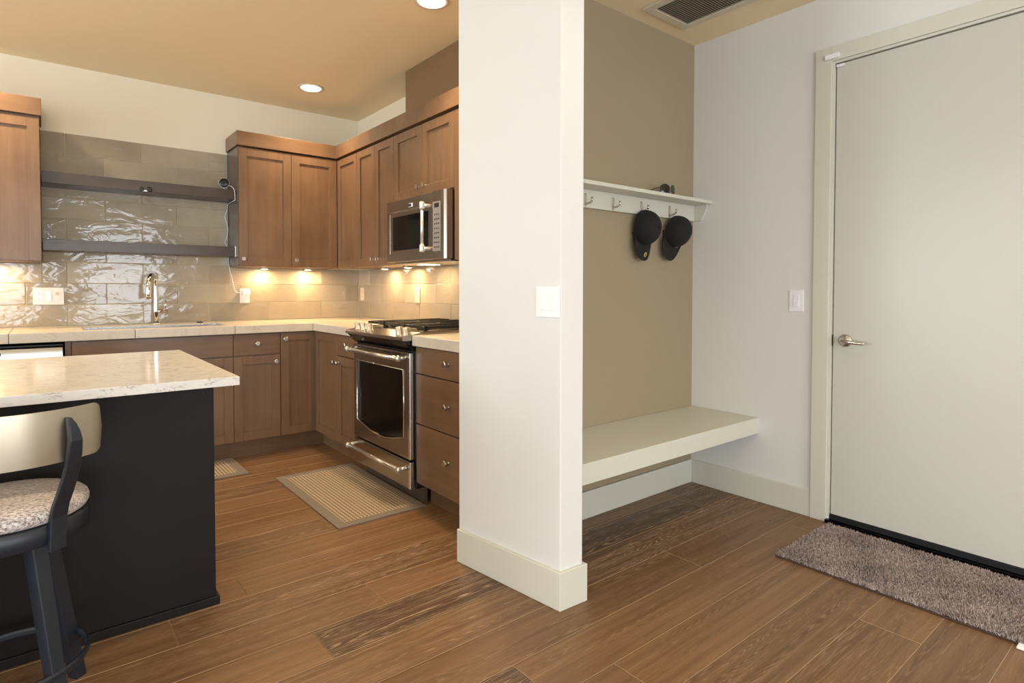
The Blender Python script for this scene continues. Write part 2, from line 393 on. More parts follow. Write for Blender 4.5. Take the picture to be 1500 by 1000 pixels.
# ------------------------------------------------------------------ entry door
mb = MB(); cx0 = EX-.018
mb.box(cx0, EX, DY1, DY1+.08, 0, DZ+.075); mb.box(cx0, EX, DY0-.08, DY0, 0, DZ+.075); mb.box(cx0, EX, DY0, DY1, DZ, DZ+.075)
trim = struct('trim_1', mb, M_TRIM, bevel=.002)
mb = MB(); mb.box(EX-.006, EX+.15, DY1-.012, DY1, 0, DZ); mb.box(EX-.006, EX+.15, DY0, DY0+.012, 0, DZ); mb.box(EX-.006, EX+.15, DY0+.012, DY1-.012, DZ-.012, DZ)
struct('trim_2', mb, M_TRIM, bevel=.001)
mb = MB(); mb.box(EX+.055, EX+.075, DY1-.024, DY1-.012, 0, DZ-.012); mb.box(EX+.055, EX+.075, DY0+.012, DY1-.024, DZ-.024, DZ-.012)
struct('trim_3', mb, M_RUB)
# slab sits 4 mm behind the casing plane with a dark gap around it
door = struct('door_1', MB().box(EX+.004, EX+.048, DY0+.016, DY1-.017, .042, DZ-.017), M_DOOR, bevel=.002)
mb = MB(); mb.box(EX-.004, EX+.006, DY0+.016, DY1-.016, .018, .045)
for k in range(3): mb.box(EX-.007, EX-.003, DY0+.016, DY1-.016, .021+k*.008, .025+k*.008)
build('door_sweep', mb, M_RUB, parent=door, bevel=0)['label'] = 'black rubber door sweep'
def Xp(y, z, d=0): return (EX+.004-d, y, z)
mb = MB().lathe(Xp(1.247, .957), (-1, 0, 0), [(.033, 0), (.033, .005), (.026, .011), (.013, .016), (.012, .034), (.014, .040)], 32)
build('rosette', mb, M_NICK, parent=door, bevel=0)['label'] = 'satin nickel rosette'
pts = [Xp(1.247, .957, .036), Xp(1.243, .957, .052), Xp(1.230, .957, .058), Xp(1.205, .955, .058), Xp(1.175, .951, .055), Xp(1.148, .950, .052), Xp(1.138, .950, .050)]
build('door_handle', MB().tube(pts, [.012, .012, .0115, .0105, .009, .0075, .005], 14), M_NICK, parent=door, bevel=0)['label'] = 'satin nickel lever handle'
build('latch_plate', MB().box(EX-.0015, EX+.03, DY1-.019, DY1-.0155, .925, .985), M_BLACK, parent=door, bevel=0)
struct('threshold_1', MB().box(EX-.03, EX+.14, DY0, DY1, 0, .018), plain('bronze threshold', srgb(24, 23, 24), .35, 1), bevel=.003)
s = thing('contact_sensor', 'small white sensor block stuck on the door casing corner', 'sensor', (EX-.018, 1.316, 2.41))
build('sensor_body', MB().box(EX-.034, EX-.018, 1.285, 1.352, 2.40, 2.424), M_WHITE, parent=s)
s = thing('sensor_magnet', 'thin white magnet stuck on the door top corner, below the sensor block', 'sensor', (EX+.004, 1.30, 2.365))
build('magnet_body', MB().box(EX-.008, EX+.004, 1.268, 1.305, 2.358, 2.371), M_WHITE, parent=s)

# ------------------------------------------------------------------ cabinet kit
def mapper(axis, face):
    if axis == 'Y': return lambda u, d, z: (u, face-d, z)      # looks towards -Y
    return lambda u, d, z: (face-d, u, z)                       # looks towards -X
def fbox(mb, mp, u0, u1, d0, d1, z0, z1, m=0):
    a = mp(u0, d0, z0); b = mp(u1, d1, z1)
    return mb.box(min(a[0], b[0]), max(a[0], b[0]), min(a[1], b[1]), max(a[1], b[1]), z0, z1, m)
GAP = .0015
def shaker(parent, axis, face, u0, u1, z0, z1, rail=.06, name='door'):
    mp = mapper(axis, face); mb = MB(); u0 += GAP; u1 -= GAP; z0 += GAP; z1 -= GAP
    fbox(mb, mp, u0, u0+rail, 0, .02, z0, z1); fbox(mb, mp, u1-rail, u1, 0, .02, z0, z1)
    fbox(mb, mp, u0+rail, u1-rail, 0, .02, z0, z0+rail); fbox(mb, mp, u0+rail, u1-rail, 0, .02, z1-rail, z1)
    fbox(mb, mp, u0+rail-.004, u1-rail+.004, 0, .009, z0+rail-.004, z1-rail+.004)
    return build(name, mb, M_WOODV, parent=parent, bevel=.0015)
def slab(parent, axis, face, u0, u1, z0, z1, name='drawer'):
    mp = mapper(axis, face); mb = MB()
    fbox(mb, mp, u0+GAP, u1-GAP, 0, .02, z0+GAP, z1-GAP)
    return build(name, mb, M_WOODX if axis == 'Y' else M_WOODY, parent=parent, bevel=.0015)
def knob(parent, axis, face, u, z, square=False):
    mp = mapper(axis, face); ax = (0, -1, 0) if axis == 'Y' else (-1, 0, 0); o = mp(u, .02, z); mb = MB()
    mb.lathe(o, ax, [(.009, 0), (.006, .003), (.006, .014), (.007, .018)], 16)
    if square: fbox(mb, mp, u-.0135, u+.0135, .038, .045, z-.0135, z+.0135)
    else: mb.lathe(o, ax, [(.007, .012), (.0165, .016), (.0175, .028), (.013, .031)], 20)
    o = build('knob', mb, M_NICK, parent=parent, bevel=.001); o['label'] = 'satin nickel %s knob' % ('square' if square else 'round')
    return o
def carcass(parent, axis, face, u0, u1, z0, z1, depth, m=None, name='body'):
    mp = mapper(axis, face); mb = MB(); fbox(mb, mp, u0, u1, -depth, 0, z0, z1)
    return build(name, mb, m or M_WOODV, parent=parent, bevel=.001)
def toe(parent, axis, face, u0, u1, depth, rec=.075, h=.13):
    mp = mapper(axis, face); mb = MB(); fbox(mb, mp, u0, u1, -depth, -rec, 0, h)
    return build('toe_kick', mb, M_WOODX if axis == 'Y' else M_WOODY, parent=parent, bevel=0)

YB = 4.44; XB = 1.64; D = .02                 # carcass fronts of the base units (doors stand 20 mm proud)
ZT, ZC = .13, .902
# back wall, left to right
c = thing('base_cabinet', 'brown base cabinet left of the dishwasher', 'cabinet', (-.85, YB, 0))
carcass(c, 'Y', YB, -1.2, -.515, ZT, ZC, .58); toe(c, 'Y', YB, -1.2, -.515, .58)
d = slab(c, 'Y', YB, -1.2, -.515, .744, ZC-.004); knob(d, 'Y', YB, -.86, .826)
d = shaker(c, 'Y', YB, -1.2, -.515, ZT+.002, .740); knob(d, 'Y', YB, -.56, .68)

c = thing('dishwasher', 'stainless steel dishwasher under the counter left of the sink', 'dishwasher', (-.2, YB, 0))
build('body', MB().box(-.51, .093, YB+.01, KB-.01, .10, .885), M_BLACK, parent=c)
build('toe_kick', MB().box(-.51, .093, YB+.06, KB-.02, 0, .10), M_BLACK, parent=c, bevel=0)
mb = MB()
prof = [(0, .11), (.035, .11), (.038, .14), (.038, .60), (.036, .84), (.028, .868), (.015, .876), (0, .876)]
mb.extrude(prof, lambda a, p, q: (a, YB+.01-p, q), -.505, .088, smooth=True)
dd = build('door', mb, M_STEELX, parent=c, bevel=.001)
build('control_strip', MB().box(-.50, .085, YB-.012, YB+.012, .877, .888), M_BLACK, parent=c)
hb = MB().tube([(-.46, YB-.075, .79), (.04, YB-.075, .79)], .011, 14)
for x in (-.44, .02): hb.cyl((x, YB-.075, .79), (x, YB-.022, .79), .008)
build('handle', hb, M_STEELX, parent=dd, bevel=0)
build('badge', MB().lathe((-.205, YB-.028, .842), (0, -1, 0), [(.014, 0), (.014, .002)], 20), M_BLACK, parent=dd, bevel=0)

c = thing('base_cabinet', 'wide brown sink base cabinet with plain false front below the faucet', 'cabinet', (.57, YB, 0))
carcass(c, 'Y', YB, .10, 1.04, ZT, ZC-.002, .10); toe(c, 'Y', YB, .10, 1.04, .12)
build('side_panel', MB().box(.10, .118, YB+.1, KB-.01, ZT, .70).box(1.022, 1.04, YB+.1, KB-.01, ZT, .70).box(.118, 1.022, YB+.1, KB-.01, ZT, ZT+.018), M_WOODV, parent=c)
build('stile', MB().box(.10, .13, YB-.014, YB, ZT, ZC-.002), M_WOODV, parent=c)
slab(c, 'Y', YB, .132, 1.04, .744, ZC-.004, name='false_front')
d = shaker(c, 'Y', YB, .132, .584, ZT+.002, .740); knob(d, 'Y', YB, .545, .68)
d = shaker(c, 'Y', YB, .584, 1.04, ZT+.002, .740); knob(d, 'Y', YB, .625, .68)

c = thing('base_cabinet', 'brown base cabinet with one drawer over a panelled door, right of the sink', 'cabinet', (1.2, YB, 0))
carcass(c, 'Y', YB, 1.04, 1.362, ZT, ZC, .58); toe(c, 'Y', YB, 1.04, 1.362, .58)
d = slab(c, 'Y', YB, 1.04, 1.362, .744, ZC-.004); knob(d, 'Y', YB, 1.198, .826)
d = shaker(c, 'Y', YB, 1.04, 1.362, ZT+.002, .740); knob(d, 'Y', YB, 1.328, .688)

c = thing('corner_cabinet', 'brown corner base cabinet with full height doors meeting in the corner', 'cabinet', (1.7, 4.6, 0))
mb = MB().prism([(1.362, YB), (XB+.002, YB), (XB+.002, 3.99), (KX-.01, 3.99), (KX-.01, KB-.01), (1.362, KB-.01)], ZT, ZC)
build('body', mb, M_WOODV, parent=c, bevel=0)
build('toe_kick', MB().prism([(1.362, YB+.075), (XB+.075, YB+.075), (XB+.075, 3.99), (KX-.02, 3.99), (KX-.02, KB-.02), (1.362, KB-.02)], 0, ZT), M_WOODX, parent=c, bevel=0)
d = shaker(c, 'Y', YB, 1.364, XB-.004, ZT+.002, ZC-.004); knob(d, 'Y', YB, 1.396, .85)
d = shaker(c, 'X', XB, 3.99, YB-.022, ZT+.002, ZC-.004)
knob(d, 'X', XB, 4.022, .70)

c = thing('base_cabinet', 'narrow brown base cabinet between corner and range, drawer over door', 'cabinet', (1.9, 3.8, 0))
carcass(c, 'X', XB, 3.645, 3.988, ZT, ZC, .60); toe(c, 'X', XB, 3.645, 3.988, .60)
d = slab(c, 'X', XB, 3.645, 3.988, .751, ZC-.004); knob(d, 'X', XB, 3.80, .835)
d = shaker(c, 'X', XB, 3.645, 3.988, ZT+.002, .747); knob(d, 'X', XB, 3.955, .70)

c = thing('drawer_cabinet', 'brown base cabinet of three drawers between the range and white wall', 'cabinet', (1.9, 2.6, 0))
carcass(c, 'X', XB, 2.272, 2.868, ZT, ZC, .60); toe(c, 'X', XB, 2.272, 2.868, .60)
for z0, z1, zk in ((.750, ZC-.004, .832), (.469, .746, .609), (ZT+.002, .465, .32)):
    d = slab(c, 'X', XB, 2.272, 2.868, z0, z1); knob(d, 'X', XB, 2.535, zk)

# ------------------------------------------------------------------ counters
def stone(name, base, veins, vcol, vscale, warm, wamt, rough):
    m, nt, b = new(name); N = nt.nodes; L = nt.links
    tc = N.new('ShaderNodeTexCoord'); mp = N.new('ShaderNodeMapping'); mp.inputs['Scale'].default_value = veins
    L.new(tc.outputs['Object'], mp.inputs[0])
    n = N.new('ShaderNodeTexNoise'); n.inputs['Scale'].default_value = vscale; n.inputs['Detail'].default_value = 8; n.inputs['Roughness'].default_value = .62; n.inputs['Distortion'].default_value = 1.3
    L.new(mp.outputs[0], n.inputs['Vector'])
    r = N.new('ShaderNodeValToRGB'); e = r.color_ramp.elements; e[0].position = .47; e[0].color = (0,0,0,1); e[1].position = .5; e[1].color = (1,1,1,1); e2 = r.color_ramp.elements.new(.535); e2.color = (0,0,0,1)
    L.new(n.outputs['Fac'], r.inputs[0])
    n2 = N.new('ShaderNodeTexNoise'); n2.inputs['Scale'].default_value = vscale*1.7; n2.inputs['Detail'].default_value = 4; L.new(mp.outputs[0], n2.inputs['Vector'])
    r2 = N.new('ShaderNodeMapRange'); r2.inputs[1].default_value = .45; r2.inputs[2].default_value = .7; L.new(n2.outputs['Fac'], r2.inputs[0])
    mk = N.new('ShaderNodeMath'); mk.operation = 'MULTIPLY'; L.new(r.outputs[0], mk.inputs[0]); L.new(r2.outputs[0], mk.inputs[1])
    c1 = N.new('ShaderNodeMixRGB'); c1.inputs[1].default_value = base; c1.inputs[2].default_value = warm
    wm = N.new('ShaderNodeMath'); wm.operation = 'MULTIPLY'; wm.inputs[1].default_value = wamt; L.new(n2.outputs['Fac'], wm.inputs[0]); L.new(wm.outputs[0], c1.inputs[0])
    c2 = N.new('ShaderNodeMixRGB'); L.new(mk.outputs[0], c2.inputs[0]); L.new(c1.outputs[0], c2.inputs[1]); c2.inputs[2].default_value = vcol
    L.new(c2.outputs[0], b.inputs['Base Color']); b.inputs['Roughness'].default_value = rough
    return m
M_QUARTZ = stone('island quartz', srgb(226, 223, 216), (9, 20, 20), srgb(134, 118, 100), 1.6, srgb(206, 200, 192), .45, .12)
M_CTILE = stone('counter tile', srgb(208, 198, 180), (1, 1, 1), srgb(184, 172, 152), 7, srgb(196, 182, 160), .5, .3)

CZ = .962; CB = .904; CYF = 4.385; CXF = 1.595
SX0, SX1, SY0, SY1 = .20, 1.03, 4.50, 4.90
ct = thing('countertop', 'pale tiled L-shaped countertop running along the sink wall to the range', 'countertop', (0, 4.7, CB))
# slabs of tile with fine joints
mb = MB(); j = .0012
def tiles_x(y0, y1, x0, x1, cuts):
    xs = [x0]+[q for q in cuts if x0 < q < x1]+[x1]
    for a, b_ in zip(xs, xs[1:]): mb.box(a+j, b_-j, y0, y1, CB, CZ)
cuts = [-.95, -.36, .19+.0, .455, 1.045, 1.36]
tiles_x(CYF, SY0, -1.2, CXF, [-.95, -.555, .035-.19, .455, 1.045])
tiles_x(SY0, SY1, -1.2, SX0, [-.95, -.555, -.155]); tiles_x(SY0, SY1, SX1, KX-.006, [1.045, 1.635])
tiles_x(SY1, KB-.006, -1.2, KX-.006, [-.95, -.555, -.155, .455, 1.045, 1.635])
mb.box(CXF, KX-.006, CYF+j, SY0, CB, CZ)
mb.box(CXF, KX-.006, 3.95, CYF-j, CB, CZ); mb.box(CXF, KX-.006, 3.648, 3.95-2*j, CB, CZ)
build('slab', mb, M_CTILE, parent=ct, bevel=.003)
c2 = thing('countertop', 'short pale countertop between the range and the white wall', 'countertop', (1.9, 2.6, CB))
build('slab', MB().box(CXF, KX-.006, 2.272, 2.866, CB, CZ), M_CTILE, parent=c2, bevel=.003)

# sink
sk = thing('kitchen_sink', 'undermount sink set in the countertop below the floating shelves', 'sink', (.6, 4.7, .72))
mb = MB(); t = .004
x0, x1, y0, y1, zb = SX0+.004, SX1-.004, SY0+.004, SY1-.004, .72
mb.box(x0, x1, y0, y1, zb, zb+t); mb.box(x0, x0+t, y0, y1, zb, CZ-.006); mb.box(x1-t, x1, y0, y1, zb, CZ-.006)
mb.box(x0, x1, y0, y0+t, zb, CZ-.006); mb.box(x0, x1, y1-t, y1, zb, CZ-.006)
build('basin', mb, M_STEELX, parent=sk, bevel=.003)
build('drain', MB().lathe((.62, 4.7, zb+t), (0,0,1), [(.045, 0), (.045, .003), (.03, .002)], 24), M_CHROME, parent=sk, bevel=0)
build('overflow_button', MB().lathe((.93, 4.95, CZ), (0,0,1), [(.022, 0), (.022, .006), (.018, .009)], 24), M_BLACK, parent=sk, bevel=0)

# faucet
fx, fy = .645, 4.955
fa = thing('kitchen_faucet', 'chrome gooseneck kitchen faucet behind the sink', 'faucet', (fx, fy, CZ))
build('base_flange', MB().lathe((fx, fy, CZ), (0,0,1), [(.028, 0), (.028, .006), (.02, .012)], 28), M_CHROME, parent=fa, bevel=0)
dx, dy = -.42, -.907
pts = [(fx, fy, CZ+.01), (fx, fy, CZ+.10), (fx, fy, 1.235)]
R_ = .075
for k in range(1, 17):
    a = PI*k/16; s_ = R_*(1-math.cos(a)); pts.append((fx+dx*s_, fy+dy*s_, 1.235+R_*1.15*math.sin(a)))
ex, ey = fx+dx*2*R_, fy+dy*2*R_
build('spout', MB().tube(pts, [.017, .017]+[.0135]*(len(pts)-2), 18), M_CHROME, parent=fa, bevel=0)
build('spray_head', MB().lathe((ex, ey, 1.238), (0,0,-1), [(.0145, 0), (.016, .01), (.018, .045), (.017, .085), (.013, .09)], 22), M_CHROME, parent=fa, bevel=0)
mb = MB().lathe((fx, fy, 1.055), (1, 0, 0), [(.015, 0), (.015, .03), (.0135, .032), (.0135, .072), (.012, .074)], 20)
mb.cyl((fx+.058, fy, 1.06), (fx+.061, fy-.004, 1.135), .005, .0042, 12)
build('handle', mb, M_CHROME, parent=fa, bevel=0)

# ------------------------------------------------------------------ backsplash of handmade glazed tiles
m, nt, b = new('glazed tile'); N = nt.nodes; L = nt.links; M_TILE = m
tc = N.new('ShaderNodeTexCoord'); at = N.new('ShaderNodeAttribute'); at.attribute_name = 'tone'
n = N.new('ShaderNodeTexNoise'); n.inputs['Scale'].default_value = 8; n.inputs['Detail'].default_value = 3; n.inputs['Distortion'].default_value = .6
mp = N.new('ShaderNodeMapping'); mp.inputs['Scale'].default_value = (.8, .8, 1.6); L.new(tc.outputs['Object'], mp.inputs[0]); L.new(mp.outputs[0], n.inputs['Vector'])
bp = N.new('ShaderNodeBump'); bp.inputs['Strength'].default_value = .38; bp.inputs['Distance'].default_value = .012; L.new(n.outputs['Fac'], bp.inputs['Height']); L.new(bp.outputs[0], b.inputs['Normal'])
cr = N.new('ShaderNodeValToRGB'); cr.color_ramp.elements[0].color = srgb(150, 139, 120); cr.color_ramp.elements[1].color = srgb(174, 163, 142); cr.color_ramp.elements[0].position = .25; cr.color_ramp.elements[1].position = .75
n3 = N.new('ShaderNodeTexNoise'); n3.inputs['Scale'].default_value = 5; n3.inputs['Detail'].default_value = 3; L.new(tc.outputs['Object'], n3.inputs['Vector'])
am = N.new('ShaderNodeMixRGB'); am.inputs[0].default_value = .5; L.new(at.outputs['Color'], am.inputs[1]); L.new(n3.outputs['Fac'], am.inputs[2])
L.new(am.outputs[0], cr.inputs[0]); L.new(cr.outputs[0], b.inputs['Base Color']); b.inputs['Roughness'].default_value = .08; b.inputs['Specular IOR Level'].default_value = .45
M_GROUT = plain('grout', srgb(198, 186, 160), .8)
TZ0, TH, TL = .966, .146, .4425
def splash(name, axis, face, u_start, u_end, rows, phase, label, tops):
    rnd = random.Random(5 if axis == 'Y' else 6); mb = MB(); tn = []
    mp = mapper(axis, face)
    t = .008
    def ztop(u0, u1): return tops(u0, u1)
    cells = []
    for r in range(rows):
        z0 = TZ0+r*TH; z1 = z0+TH; off = phase if r % 2 == 0 else phase-TL/2
        k = math.floor((u_start-off)/TL)
        while off+k*TL < u_end:
            a = max(off+k*TL, u_start); c = min(off+(k+1)*TL, u_end); k += 1
            if c-a < .01: continue
            segs = [(a, c)]
            for (p, q, zlim) in tops:
                ns = []
                for (s0, s1) in segs:
                    if z1 > zlim and s1 > p and s0 < q:
                        if s0 < p: ns.append((s0, p))
                        if s1 > q: ns.append((q, s1))
                        if z0 < zlim-.01: ns.append((max(s0, p), min(s1, q)))
                    else: ns.append((s0, s1))
                segs = ns
            for (s0, s1) in segs:
                zc = z1
                for (p, q, zlim) in tops:
                    if s1 > p+.001 and s0 < q-.001: zc = min(zc, zlim)
                if s1-s0 > .01 and zc-z0 > .01: cells.append((s0, s1, z0, zc))
    for (a, c, z0, z1) in cells:
        g = .0018; w_ = [rnd.uniform(-.0013, .0013) for _ in range(4)]
        us = (a+g, c-g); zs = (z0+g, z1-g)
        vs = [mp(us[0], .002, zs[0]), mp(us[1], .002, zs[0]), mp(us[1], .002, zs[1]), mp(us[0], .002, zs[1]),
              mp(us[0], t+w_[0], zs[0]), mp(us[1], t+w_[1], zs[0]), mp(us[1], t+w_[2], zs[1]), mp(us[0], t+w_[3], zs[1])]
        mb.add(vs, [(4,5,6,7), (0,1,5,4), (1,2,6,5), (2,3,7,6), (3,0,4,7)], 0)
        tn += [rnd.random()]*5
        fbox(mb, mp, a, c, .0005, .0055, z0, z1, 1); tn += [.5]*6
    o = build(name, mb, [M_TILE, M_GROUT], org=(0,0,0), bevel=0)
    ca = o.data.color_attributes.new('tone', 'FLOAT_COLOR', 'CORNER')
    for p in o.data.polygons:
        for l in p.loop_indices: ca.data[l].color = (tn[p.index],)*3+(1,)
    bm = o.modifiers.new('bevel', 'BEVEL'); bm.width = .002; bm.segments = 2; bm.limit_method = 'ANGLE'; bm.angle_limit = math.radians(50)
    o['label'] = label; o['category'] = 'backsplash'
    return o
UZ = 1.392
splash('tiled_backsplash', 'Y', KB, -1.2, KX-.010, 9, .133, 'glossy taupe tiled backsplash behind the sink, up past the floating shelves',
       [(-1.3, .0, UZ-.001), (1.155, 2.3, UZ-.001)])
splash('tiled_backsplash', 'X', KX, 2.272, KB-.010, 3, 4.80, 'glossy taupe tiled backsplash on the range wall under the microwave', [(-9, 9, UZ-.001)])

# ------------------------------------------------------------------ upper cabinets
UYF = 4.72; UXF = 1.94; UT = 2.285
def crown(parent, poly, z0=2.295, z1=2.40):
    return None
c = thing('upper_cabinet', 'brown upper cabinet left of the floating shelves', 'cabinet', (-.4, 4.85, UZ))
carcass(c, 'Y', UYF, -.80, .0, UZ, UT+.012, KB-UYF-.002)
d = shaker(c, 'Y', UYF, -.80, -.40, UZ+.002, UT); knob(d, 'Y', UYF, -.435, 1.445, True)
d = shaker(c, 'Y', UYF, -.40, .0, UZ+.002, UT); knob(d, 'Y', UYF, -.365, 1.445, True)
build('crown', MB().box(-.81, .010, UYF-.034, KB-.002, 2.297, 2.403), M_WOODX, parent=c, bevel=.002)

c = thing('upper_cabinet', 'tall two-door brown upper cabinet right of the floating shelves', 'cabinet', (1.54, 4.85, UZ))
carcass(c, 'Y', UYF, 1.158, UXF+.001, UZ, UT+.008, KB-UYF-.002)
build('side_panel', MB().box(1.155, 1.158, UYF, KB-.002, UZ, UT+.008), M_SIDE, parent=c, bevel=0)['label'] = 'dark glossy side panel'
d = shaker(c, 'Y', UYF, 1.156, 1.545, UZ+.002, UT); knob(d, 'Y', UYF, 1.182, 1.447, True)
d = shaker(c, 'Y', UYF, 1.545, UXF-.022, UZ+.002, UT, rail=.065); knob(d, 'Y', UYF, 1.579, 1.449, True)

c = thing('upper_cabinet', 'narrow blind corner upper cabinet on the range wall', 'cabinet', (2.1, 4.5, UZ))
carcass(c, 'X', UXF, 4.312, 4.718, UZ, UT+.008, KX-UXF-.002)
d = shaker(c, 'X', UXF, 4.312, UYF-.022, UZ+.002, UT, rail=.058)

c = thing('upper_cabinet', 'two-door brown upper cabinet left of the microwave', 'cabinet', (2.1, 4.0, UZ))
carcass(c, 'X', UXF, 3.702, 4.311, UZ, UT+.008, KX-UXF-.002)
d = shaker(c, 'X', UXF, 3.998, 4.311, UZ+.002, UT, rail=.055); knob(d, 'X', UXF, 4.04, 1.442, True)
d = shaker(c, 'X', UXF, 3.702, 3.998, UZ+.002, UT, rail=.055); knob(d, 'X', UXF, 3.955, 1.442, True)

c = thing('upper_cabinet', 'short brown upper cabinet directly above the microwave', 'cabinet', (2.1, 3.3, 1.83))
carcass(c, 'X', UXF, 2.932, 3.701, 1.822, UT+.008, KX-UXF-.002)
d = shaker(c, 'X', UXF, 3.312, 3.701, 1.825, UT, rail=.06); knob(d, 'X', UXF, 3.352, 1.885, True)
d = shaker(c, 'X', UXF, 2.932, 3.312, 1.825, UT, rail=.06); knob(d, 'X', UXF, 3.272, 1.885, True)

c = thing('upper_cabinet', 'brown upper cabinet right of the microwave, mostly behind the white wall', 'cabinet', (2.1, 2.6, UZ))
carcass(c, 'X', UXF, 2.27, 2.931, UZ, UT+.008, KX-UXF-.002)
d = shaker(c, 'X', UXF, 2.60, 2.931, UZ+.002, UT); d = shaker(c, 'X', UXF, 2.27, 2.60, UZ+.002, UT)

mb = MB(); a, b_ = UXF-.034, UYF-.034
mb.prism([(1.143, b_), (a, b_), (a, 2.27), (KX-.002, 2.27), (KX-.002, KB-.002), (1.143, KB-.002)], 2.297, 2.403)
o = build('crown_molding', mb, M_WOODX, org=(0,0,0), bevel=.002)
tag(o, 'flat brown wood crown running round the corner above the right upper cabinets', 'molding')

# boxed duct above the microwave
struct('trim_4', MB().box(2.0, KX, 2.266, 3.672, 2.404, CEIL), plain('brown duct paint', srgb(124, 98, 68), .5, bump=.15, bscale=220))

# under-cabinet lights
M_LED = emit('warm diffuser', (1, .78, .48, 1), 14)
def puck(x, y, z=UZ, label='', n=1, power=None):
    t = thing('under_cabinet_light', label, 'light', (x, y, z-.012), group=None)
    build('housing', MB().lathe((x, y, z-.001), (0,0,-1), [(.034, 0), (.034, .008), (.030, .010)], 24), M_NICK, parent=t, bevel=0)
    build('diffuser', MB().lathe((x, y, z-.0115), (0,0,-1), [(.026, 0), (.024, .003)], 24), M_LED, parent=t, bevel=0)
    area('under_cabinet_glow', (x, y, z-.018), (0,0,0), .05, .05, power or UC_W, WARM, shape='DISK', parent=t)
puck(-.25, 4.93, label='round light under the left upper cabinet')
puck(1.40, 4.93, label='round light under the tall upper cabinet, nearer the sink')
puck(1.75, 4.93, label='round light under the tall upper cabinet, nearer the corner')
puck(2.15, 4.30, label='round light under the range wall cabinets, nearer the corner')
puck(2.15, 3.92, label='round light under the range wall cabinets, next to the microwave')

# ------------------------------------------------------------------ floating shelves
SHY = 4.785
s = thing('floating_shelf', 'upper dark floating shelf on the tiled wall, webcam at its right end', 'shelf', (.57, 4.9, 1.90))
build('board', MB().box(.004, 1.148, SHY, KB-.012, 1.900, 1.972), M_ESP, parent=s, bevel=.0015)
s = thing('floating_shelf', 'lower dark floating shelf on the tiled wall, white cap at its right end', 'shelf', (.57, 4.9, 1.468))
build('board', MB().box(.004, 1.146, SHY, KB-.012, 1.468, 1.540), M_ESP, parent=s, bevel=.0015)
build('end_bracket', MB().box(1.1465, 1.153, SHY-.003, SHY+.03, 1.466, 1.545), M_WHITE, parent=s, bevel=.001)['label'] = 'white clip at the end'
s = thing('shelf_clip', 'small black double fixture on the front edge of the upper shelf', 'clip', (.565, SHY, 1.915))
build('peg', MB().lathe((.548, SHY, 1.914), (0,-1,0), [(.015, 0), (.015, .008), (.01, .01)], 16), M_BLACK, parent=s, bevel=0)
build('peg', MB().lathe((.592, SHY, 1.914), (0,-1,0), [(.018, 0), (.018, .008), (.012, .01)], 16), M_BLACK, parent=s, bevel=0)
build('bridge', MB().box(.548, .592, SHY-.006, SHY, 1.899, 1.909), M_WHITE, parent=s, bevel=0)

# webcam
wc = thing('security_camera', 'small round white webcam with black face on the upper shelf', 'camera', (1.085, 4.83, 1.972))
dr = Vector((-.35, -1, .05)).normalized(); cc = Vector((1.085, 4.83, 2.022))
build('housing', MB().lathe(cc-dr*.018, dr, [(.020, 0), (.030, .004), (.036, .014), (.037, .026), (.034, .029)], 30), M_WHITE, parent=wc, bevel=0)
fc = build('face', MB().lathe(cc+dr*.011, dr, [(.0352, 0), (.033, .003), (.010, .004)], 30), M_BLACK, parent=wc, bevel=0)
build('lens', MB().lathe(cc+dr*.0145, dr, [(.009, 0), (.006, .002)], 16), plain('green lens glass', srgb(14, 46, 40), .08), parent=fc, bevel=0)
mb = MB().lathe((1.09, 4.85, 1.972), (0,0,1), [(.030, 0), (.030, .004), (.022, .007)], 24)
mb.tube([(1.09, 4.85, 1.978), (1.09, 4.852, 1.99), tuple(cc-dr*.015)], .006, 8)
build('stand', mb, M_WHITE, parent=wc, bevel=0)
# white cable: from the webcam down behind the shelves to the plug
pts = [(1.10, 4.842, 2.01), (1.125, 4.82, 2.005), (1.135, 4.79, 1.99), (1.143, 4.772, 1.965), (1.146, 4.770, 1.925), (1.147, 4.775, 1.895), (1.14, 4.80, 1.889), (1.147, 4.99, 1.885), (1.146, 5.008, 1.85),
       (1.130, 5.010, 1.79), (1.143, 5.010, 1.73), (1.150, 5.011, 1.68), (1.138, 5.010, 1.62), (1.128, 5.010, 1.585), (1.1490, 5.009, 1.53), (1.149, 5.008, 1.44), (1.158, 5.006, 1.37), (1.175, 5.004, 1.30), (1.185, 5.0, 1.24), (1.20, 4.99, 1.198), (1.228, 4.982, 1.190), (1.243, 4.982, 1.194)]
def smoothp(P, n=4):
    out = []; P = [Vector(p) for p in P]
    for i in range(len(P)-1):
        p0 = P[max(i-1, 0)]; p1 = P[i]; p2 = P[i+1]; p3 = P[min(i+2, len(P)-1)]
        for k in range(n):
            t = k/n; out.append(.5*((2*p1)+(p2-p0)*t+(2*p0-5*p1+4*p2-p3)*t*t+(3*p1-p0-3*p2+p3)*t**3))
    out.append(P[-1]); return out
o = build('power_cable', MB().tube(smoothp(pts), .0022, 8), M_WHITE, org=(1.15, 5.0, 1.5), bevel=0)
tag(o, 'thin white cable hanging from the webcam to the plug', 'cable')
pl = thing('power_adapter', 'white plug adapter in the outlet right of the faucet', 'plug', (1.28, 5.0, 1.19))
build('adapter_body', MB().box(1.243, 1.302, 4.965, 5.013, 1.170, 1.216), M_WHITE, parent=pl, bevel=.008)

